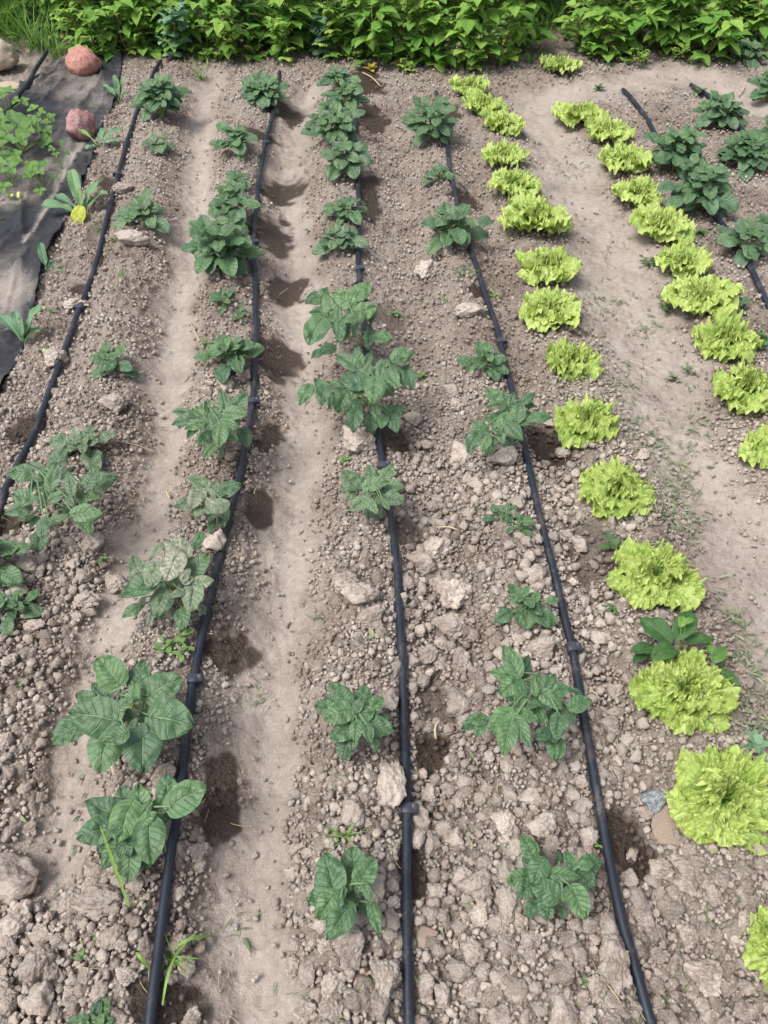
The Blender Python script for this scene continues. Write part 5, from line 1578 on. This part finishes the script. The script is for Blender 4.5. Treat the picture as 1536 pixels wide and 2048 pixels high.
def bindweed():
    base = P(1352, 1318)
    root = empty('bindweed', base, 'dark heart-leaved bindweed rising behind the yellow-green lettuce', 'weed')
    M = MB(); S = MB()
    for (a, b, h, L, W, dr, tn) in [(1328, 1272, .07, 62, 52, 130, .0), (1362, 1262, .09, 66, 48, 50, .1), (1340, 1300, .06, 50, 40, 200, .1), (1300, 1296, .05, 46, 36, 190, .0),
                                    (1362, 1248, .12, 24, 20, 60, 1.0), (1372, 1244, .12, 20, 14, 20, 1.0), (1385, 1280, .06, 50, 36, 0, .1), (1432, 1316, .05, 40, 30, 40, .5), (1446, 1345, .04, 44, 32, -60, .1),
                                    (1420, 1300, .06, 30, 22, 100, .8), (1290, 1310, .03, 36, 28, 210, .0)]:
        q = P(a, b, h); mp = mpp(q)
        st = base + np.array([(q[0] - base[0]) * 0.4, (q[1] - base[1]) * 0.4, h * 0.6])
        tube(S, spline([base, st, q], 6), 0.0013, 5, tint=0.5)
        leaf(M, q, R(dr), L * mp * 0.95, W * mp * 0.95, R(20), R(45), random.uniform(-.4, .4), 'ovate', 4, 12, 0.3, 0.1, 0.05, 5, 0.35, tint=tn, wave=0.04)
    M.build('leaves', M_WEED, root, base); S.build('stem', M_STEM, root, base)
random.seed(3)
bindweed()

# one long blade over the compact potato plant
def blade(px0, py0, px1, py1, h0, h1, wd, label, name='long_grass', mat=None, cat='grass', arch=0.02):
    a = P(px0, py0, h0); b = P(px1, py1, h1)
    M = MB()
    n = 14
    t = np.linspace(0, 1, n)
    c = a[None] * (1 - t[:, None]) + b[None] * t[:, None]
    c[:, 2] += arch * np.sin(PI * t)
    d = (b - a)[:2]; d /= np.linalg.norm(d); s = np.array([-d[1], d[0], 0])
    wv = wd / 2 * np.sin(PI * np.clip(t * 0.9 + 0.08, 0, 1)) ** 0.5
    V = np.stack([c - s * wv[:, None], c + np.array([0, 0, -0.001]), c + s * wv[:, None]], 1)
    luv = np.stack([np.tile([-1, 0, 1], n), np.repeat(t, 3), np.zeros(n * 3)], -1)
    M.add(V.reshape(-1, 3), grid_faces(n, 3), luv, 0.8)
    o = M.build(name, mat or M_GRASS, None, a)
    o.location = a
    tag(o, label, cat)
blade(258, 1815, 200, 1652, 0.01, 0.14, 0.006, 'long green grass blade arching over the compact potato plant', arch=0.0)
blade(325, 2010, 356, 1900, 0.02, 0.03, 0.005, 'straight green grass blade right of the hose near the bottom edge')
blade(356, 1892, 425, 1872, 0.02, 0.02, 0.007, 'broad grass blade lying across the soil right of the hose near the bottom')
blade(272, 1905, 300, 1940, 0.03, 0.02, 0.006, 'short bent grass blade left of the hose near the bottom')
def stalk(px0, py0, px1, py1, r, label, arch=0.01):
    a = P(px0, py0, 0.01); b = P(px1, py1, 0.012)
    M = MB()
    mid = (a + b) / 2 + np.array([random.uniform(-.01, .01), 0, arch])
    tube(M, spline([a, mid, b], 9), r, 6, caps=True)
    o = M.build('straw_stalk', M_STRAWBIT, None, a); o.location = a
    tag(o, label, 'straw stalk', 'dry straw stalks lying on the soil')
random.seed(5)
stalk(380, 645, 448, 782, 0.0022, 'long pale straw stalk left of the rounded potato plant')
stalk(385, 685, 500, 650, 0.0012, 'thin dry stem crossing the long straw stalk')
stalk(1252, 718, 1325, 757, 0.0012, 'thin pale straw lying on the right path')
stalk(232, 882, 316, 908, 0.0012, 'thin dark stem in the second furrow')
stalk(873, 1055, 915, 1060, 0.0022, 'short thick straw piece right of the dark hole')
stalk(1178, 1380, 1198, 1408, 0.0013, 'pale root fibre right of the right hose under its lower clip')
stalk(872, 1478, 880, 1440, 0.003, 'pale dry stick in the rubble left of the tall-leaved potato plant')
stalk(1310, 1795, 1312, 1870, 0.0010, 'curved root fibre on the wet soil at lower right')
stalk(725, 145, 760, 172, 0.0030, 'bent dry stem near the hedge right of the middle hose')
stalk(800, 330, 822, 320, 0.0022, 'short dry stem in the far furrow left of the right hose')
stalk(1478, 190, 1490, 172, 0.0035, 'white curved root by the top right potato plants')
stalk(1055, 1850, 1062, 1905, 0.0013, 'thin upright straw below the dark potato plant')
stalk(1200, 1955, 1245, 2010, 0.0010, 'fine green-grey stem beside the long slab-like clod')
stalk(335, 980, 340, 996, 0.0025, 'short whitish stick in the second furrow')

# wilted litter on the paths
def litter():
    random.seed(77)
    M = MB()
    zones = [(1140, 760, 60, 60, 60), (1250, 770, 40, 50, 60), (1270, 860, 60, 40, 40), (1350, 960, 50, 80, 120), (1360, 1050, 50, 50, 70), (1300, 900, 40, 30, 40), (1500, 1430, 50, 90, 120),
             (1200, 610, 50, 40, 60), (1290, 660, 40, 30, 30), (1400, 850, 40, 60, 40), (1490, 1300, 40, 50, 40), (1140, 340, 50, 30, 40), (1160, 500, 40, 60, 30), (1440, 1180, 60, 30, 10),
             (1480, 1540, 40, 40, 30), (1330, 1010, 60, 90, 60), (640, 1230, 60, 60, 8), (520, 1380, 20, 30, 8), (480, 1850, 30, 40, 6), (1060, 130, 60, 30, 60), (950, 1480, 120, 60, 16),
             (900, 1700, 180, 200, 40), (700, 2000, 180, 60, 20), (1300, 1950, 180, 90, 30), (150, 1700, 150, 200, 14), (1120, 1050, 60, 120, 14), (560, 650, 80, 300, 14), (800, 600, 100, 250, 26), (420, 300, 60, 100, 10),
             (1240, 480, 50, 70, 20), (1290, 1100, 40, 40, 10), (330, 700, 60, 200, 10)]
    for (cx, cy, rx, ry, n) in zones:
        for _ in range(int(n * 1.7)):
            a, b = random.gauss(cx, rx * 0.55), random.gauss(cy, ry * 0.55)
            if b < 90: continue
            p = P(a, b, 0.004 + random.random() * 0.006); 
            L = random.uniform(0.010, 0.034)
            leaf(M, p, random.uniform(0, 6.28), L, L * random.uniform(0.10, 0.32), random.uniform(-.1, .6), random.uniform(-.5, 1.6), random.uniform(-.8, .8), 'ovate', 1, 5, random.uniform(0, .7), 0, 0,
                 tint=random.random(), dust=0.3, side=random.uniform(-.4, .4))
    o = M.build('wilted_litter', M_WILT)
    tag(o, 'wilted weed leaves and bits scattered on the paths', 'plant litter', kind='stuff')
    M = MB()
    for _ in range(520):
        a, b = random.uniform(0, 1536), random.uniform(120, 2048)
        p = P(a, b, 0.006); L = random.uniform(0.012, 0.05); az = random.uniform(0, 6.28)
        q = p + np.array([math.cos(az) * L, math.sin(az) * L, random.uniform(-.003, .006)])
        mid = (p + q) / 2 + np.array([random.uniform(-.15, .15) * L, random.uniform(-.15, .15) * L, random.uniform(0, .006)])
        tube(M, spline([p, mid, q], 5), random.uniform(0.0004, 0.0010), 3)
    o = M.build('root_fibres', M_STRAWBIT)
    tag(o, 'fine dry roots and straw bits strewn on the soil', 'root fibres', kind='stuff')
litter()

# ------------------------------------------------------------------ hedge of raspberry canes and its neighbours
def shrub(px, py, hgt, spread, kind, label, seed, group, nl=16, mat=None, L=0.085, tn=0.3, name='raspberry_cane', cat='raspberry cane', low=0.04):
    random.seed(9000 + seed)
    base = P(px, py); base = base.copy(); base[2] -= 0.01
    root = empty(name, base, label, cat, group)
    M = MB(); S = MB()
    lean = np.array([random.uniform(-.10, .10), random.uniform(-.16, .0), 0])
    top = base + lean + np.array([0, 0, hgt])
    path = spline([base, (base + top) / 2 + np.array([random.uniform(-.03, .03), -0.02, 0]), top], 9)
    tube(S, path, np.linspace(0.006, 0.003, 9), 6)
    for k in range(nl):
        f = (k + 0.3) / nl
        st = path[0] + (top - path[0]) * (low + (1 - low) * f)
        az = k * 2.4 + seed + random.uniform(-.3, .3)
        if random.random() < 0.30: az = -PI / 2 + random.gauss(0, 0.7)         # most foliage reaches for the open side
        reach = spread * (1 - 0.55 * f) * random.uniform(0.6, 1.1)
        el = R(random.uniform(-5, 25) + 40 * f)
        tip = st + reach * np.array([math.cos(az) * math.cos(el), math.sin(az) * math.cos(el), math.sin(el)])
        gz = float(H(tip[0], tip[1]))
        tip[2] = max(tip[2], gz + 0.03)
        tube(S, [st, (st + tip) / 2 + np.array([0, 0, 0.012]), tip], 0.0022, 4)
        t_ = float(np.clip(random.gauss(tn + 0.15 * f, 0.28), 0, 1))
        Lk = L * random.uniform(0.7, 1.25)
        if kind == 'rasp':
            leaf(M, tip, az, Lk * 1.0, Lk * 0.74, R(random.uniform(-15, 35)), R(random.uniform(15, 60)), random.uniform(-.3, .3), 'pointed', 3, 10, 0.22, 0.05, 0.025, 7, 0.08, 0.07, t_)
            for sd in (-1, 1):
                q = st + (tip - st) * 0.8
                leaf(M, q, az + sd * 1.15, Lk * 0.82, Lk * random.uniform(0.52, 0.66), R(random.uniform(-15, 35)), R(random.uniform(15, 60)), sd * 0.2, 'pointed', 3, 10, 0.22, 0.05, 0.025, 7, 0.08, 0.07, t_)
                if random.random() < 0.45:
                    q = st + (tip - st) * 0.5
                    leaf(M, q, az + sd * 1.35, Lk * 0.7, Lk * 0.42, R(random.uniform(-15, 35)), R(random.uniform(15, 60)), sd * 0.2, 'pointed', 2, 8, 0.22, 0.05, 0.02, 7, 0.08, 0.07, t_)
        elif kind == 'grey':
            for j in range(3):
                q = st + (tip - st) * (0.35 + 0.3 * j)
                for sd in (-1, 1):
                    leaf(M, q, az + sd * 1.2, Lk * 0.8, Lk * 0.62, R(25), R(50), sd * .2, 'round', 3, 7, 0.25, 0.0, 0.01, 4, 0.05, 0, t_)
            leaf(M, tip, az, Lk * 0.7, Lk * 0.45, R(50), R(30), 0, 'ovate', 2, 6, 0.3, 0, 0.01, 4, 0, 0, min(1, t_ + .4))
        elif kind == 'small':
            for j in range(4):
                q = st + (tip - st) * (0.25 + 0.25 * j)
                for sd in (-1, 1):
                    leaf(M, q, az + sd * random.uniform(.7, 1.4), Lk * 0.6, Lk * 0.42, R(15), R(50), 0, 'ovate', 2, 6, 0.2, 0.05, 0.015, 5, 0.05, 0, t_)
    M.build('foliage', mat or M_RASP, root, base)
    S.build('cane', M_CANE, root, base)

G_R = 'raspberry canes forming the hedge'
L_R = {0: 'leafy raspberry cane in the front rank of the hedge, left part', 1: 'leafy raspberry cane in the front rank of the hedge, middle part', 2: 'leafy raspberry cane in the front rank of the hedge, right part'}
random.seed(41)
front = [(165, 82), (215, 80), (262, 92), (300, 96), (430, 92), (478, 100), (560, 96), (610, 92), (640, 80), (745, 108), (790, 112), (830, 122), (872, 128), (915, 132), (960, 128), (1000, 118), (1035, 96),
         (1160, 86), (1195, 96), (1240, 98), (1285, 98), (1330, 92), (1375, 84), (1415, 78), (1450, 66), (1500, 62), (1545, 66), (1600, 70), (1660, 72), (-60, 60), (-120, 60), (100, 60)]
k = 0
front += [(150 + 34 * q + 9 * math.sin(q * 2.3), 100 + 16 * math.sin(q * 0.9) * (q % 2) + (24 if 17 < q < 25 else 0)) for q in range(41) if not 26 < q < 30]
for i, (a, b) in enumerate(front):
    low_ = i >= 32
    sec = 0 if a < 500 else 1 if a < 1060 else 2
    if i % 5 == 2:
        shrub(a, b - 4, random.uniform(0.3, 0.45), 0.15, 'small', 'small-leaved light green bush between raspberry canes in the front of the hedge', i, 'light green bushes between the raspberry canes', nl=26, L=0.07, tn=random.uniform(.4, .9), name='leafy_bush', cat='bush')
        continue
    shrub(a, b, random.uniform(0.20, 0.30) if low_ else random.uniform(0.34, 0.5), random.uniform(0.13, 0.19), 'rasp', L_R[sec], 40 * low_ + i, G_R, nl=14 if low_ else 22, L=random.uniform(0.08, 0.105), tn=random.uniform(0.1, 0.5))
for i in range(46):
    a = -170 + i * 41 + random.uniform(-14, 14); b = random.uniform(38, 62)
    if 1075 < a < 1135: b = 30
    shrub(a, b, random.uniform(0.5, 0.75), random.uniform(0.15, 0.22), 'rasp', 'taller raspberry cane standing in the second rank of the hedge', 100 + i, G_R, nl=24, L=random.uniform(0.085, 0.11), tn=random.uniform(0.0, 0.5), low=0.12)
for i in range(36):
    a = -170 + i * 53 + random.uniform(-20, 20); b = random.uniform(5, 22)
    shrub(a, b, random.uniform(0.7, 0.95), random.uniform(0.16, 0.24), 'rasp', 'tallest raspberry cane at the back of the hedge', 200 + i, G_R, nl=24, L=random.uniform(0.085, 0.11), tn=random.uniform(0.0, 0.5), low=0.12)
greys = [(352, 112, .30, 'grey-green round-leaved shrub shoot in front of the hedge, leftmost, reaching lowest'), (330, 84, .42, 'taller grey-green shoot rising behind the lowest round-leaved one at left'),
         (500, 92, .36, 'grey-green round-leaved shoot in the hedge left of the yellow-green bush'), (636, 112, .24, 'low grey-green clump in front of the hedge beside the yellow-green bush'), (690, 86, .42, 'tall grey-green shoot with a whitish tip above the middle hose end'),
         (596, 78, .44, 'grey-green shoot behind the yellow-green bush'), (1500, 72, .30, 'grey-green leafy shoot in the hedge at the top right'), (400, 76, .40, 'grey-green shoot between two bright raspberry canes at left')]
for i, (a, b, h, lab) in enumerate(greys):
    shrub(a, b, h, 0.10, 'grey', lab, 300 + i, 'grey-green shrub shoots in the hedge', nl=12, mat=M_GREY, L=0.075, tn=0.35, name='grey_shrub', cat='shrub')
yg = [(580, 118, .22, 'yellow-green small-leaved bush in front of the hedge at left centre'), (745, 92, .36, 'yellow-green leafy bush in the hedge above the yellow seedling'), (1405, 84, .40, 'bright yellow-green bush in the hedge at the right'),
      (455, 116, .14, 'low yellow-green plant at the foot of the hedge left of centre'), (285, 100, .12, 'low light green creeping plant at the foot of the hedge by the black fabric'), (900, 60, .5, 'yellow-green bush with reddish tips in the middle of the hedge')]
for i, (a, b, h, lab) in enumerate(yg):
    shrub(a, b, h, 0.12, 'small', lab, 400 + i, 'yellow-green bushes in the hedge', nl=14, L=0.07, tn=0.95, name='leafy_bush', cat='bush')
lows = [(1215, 118, .07), (1250, 124, .07), (1290, 118, .07), (1335, 112, .08), (1180, 108, .08), (1130, 74, .10), (1370, 104, .08), (820, 140, .06), (700, 118, .06), (660, 108, .08), (520, 112, .07), (400, 118, .07), (240, 96, .07), (1010, 126, .08)]
for i, (a, b, h) in enumerate(lows):
    shrub(a, b, h, 0.09, 'small', 'low creeping plant with tiny leaves at the foot of the hedge', 500 + i, 'creeping plants at the foot of the hedge', nl=9, L=0.042, tn=random.uniform(.3, .8), name='creeping_plant', cat='creeping plant')
weed(742, 142, 46, 'small yellow-leaved seedling at the foot of the hedge right of the middle hose', 'rosette', 901, n=8, mat=M_YELL, tn=0.4, name='yellow_seedling', cat='seedling', group='yellowing plants by the hedge')
weed(582, 118, 22, 'tiny yellow seedling at the foot of the hedge at left centre', 'rosette', 902, n=4, mat=M_YELL, tn=0.4, name='yellow_seedling', cat='seedling', group='yellowing plants by the hedge')

def grass_tuft(px, py, n, Lm, label, seed, rad=0.05):
    random.seed(600 + seed)
    base = P(px, py)
    M = MB()
    for k in range(n):
        az = random.uniform(0, 6.28); L = Lm * random.uniform(0.5, 1.2)
        b = base + np.array([random.gauss(0, rad), random.gauss(0, rad * .7), 0])
        leaf(M, b, az, L, random.uniform(.004, .007), R(random.uniform(55, 88)), R(random.uniform(20, 90)), 0, 'strap', 1, 8, 0.3, 0, 0, side=random.uniform(-.15, .15), tint=random.random())
    o = M.build('grass_tuft', M_GRASS, None, base); o.location = base
    tag(o, label, 'grass tuft', 'tall grass tufts by the hedge')
tufts = [(30, 75, 90, .42, 'tall grass tuft at the top left corner above the tan boulder'), (75, 95, 80, .36, 'grass tuft left of the hose where it enters the hedge'), (118, 110, 60, .30, 'grass tuft between the hose and the red boulder'),
         (-30, 90, 80, .4, 'grass tuft cut by the left edge at the top'), (1100, 60, 70, .28, 'grass tuft in the gap of the hedge above the lone small lettuce'), (130, 60, 60, .4, 'grass tuft under the hedge right of the top left hose'),
         (20, 40, 90, .5, 'highest grass tuft at the top left corner'), (1130, 40, 60, .3, 'darker grass behind the hedge gap'), (690, 112, 24, .16, 'thin grass tuft at the foot of the hedge by the middle hose end'), (395, 126, 30, .08, 'short grass patch at the hedge end of the left furrow')]
for i, (a, b, n, L_, lab) in enumerate(tufts):
    grass_tuft(a, b, n, L_, lab, i)

def undergrowth():
    random.seed(88)
    M = MB()
    for _ in range(9000):
        y = random.uniform(5.05, 8.0); x = random.uniform(-4.2, 4.4)
        p = np.array([x, y, float(H(x, y)) - 0.002])
        pxx, pyy, _d = to_px(p[0], p[1], p[2])
        if pyy > 104 + 10 * math.sin(pxx / 70) or (1070 < pxx < 1150 and pyy > 70): continue
        if random.random() < 0.5:
            leaf(M, p, random.uniform(0, 6.28), random.uniform(.08, .22), random.uniform(.005, .009), R(random.uniform(40, 85)), R(60), 0, 'strap', 1, 5, 0.3, 0, 0, tint=random.random() * .6)
        else:
            leaf(M, p + np.array([0, 0, random.uniform(0.01, 0.10)]), random.uniform(0, 6.28), random.uniform(.04, .08), random.uniform(.03, .05), R(20), R(50), 0, 'ovate', 2, 5, 0.2, 0, 0, tint=random.random() * .6)
    o = M.build('undergrowth', M_WEED)
    tag(o, 'dense green undergrowth beneath and behind the hedge', 'undergrowth', kind='stuff')
undergrowth()
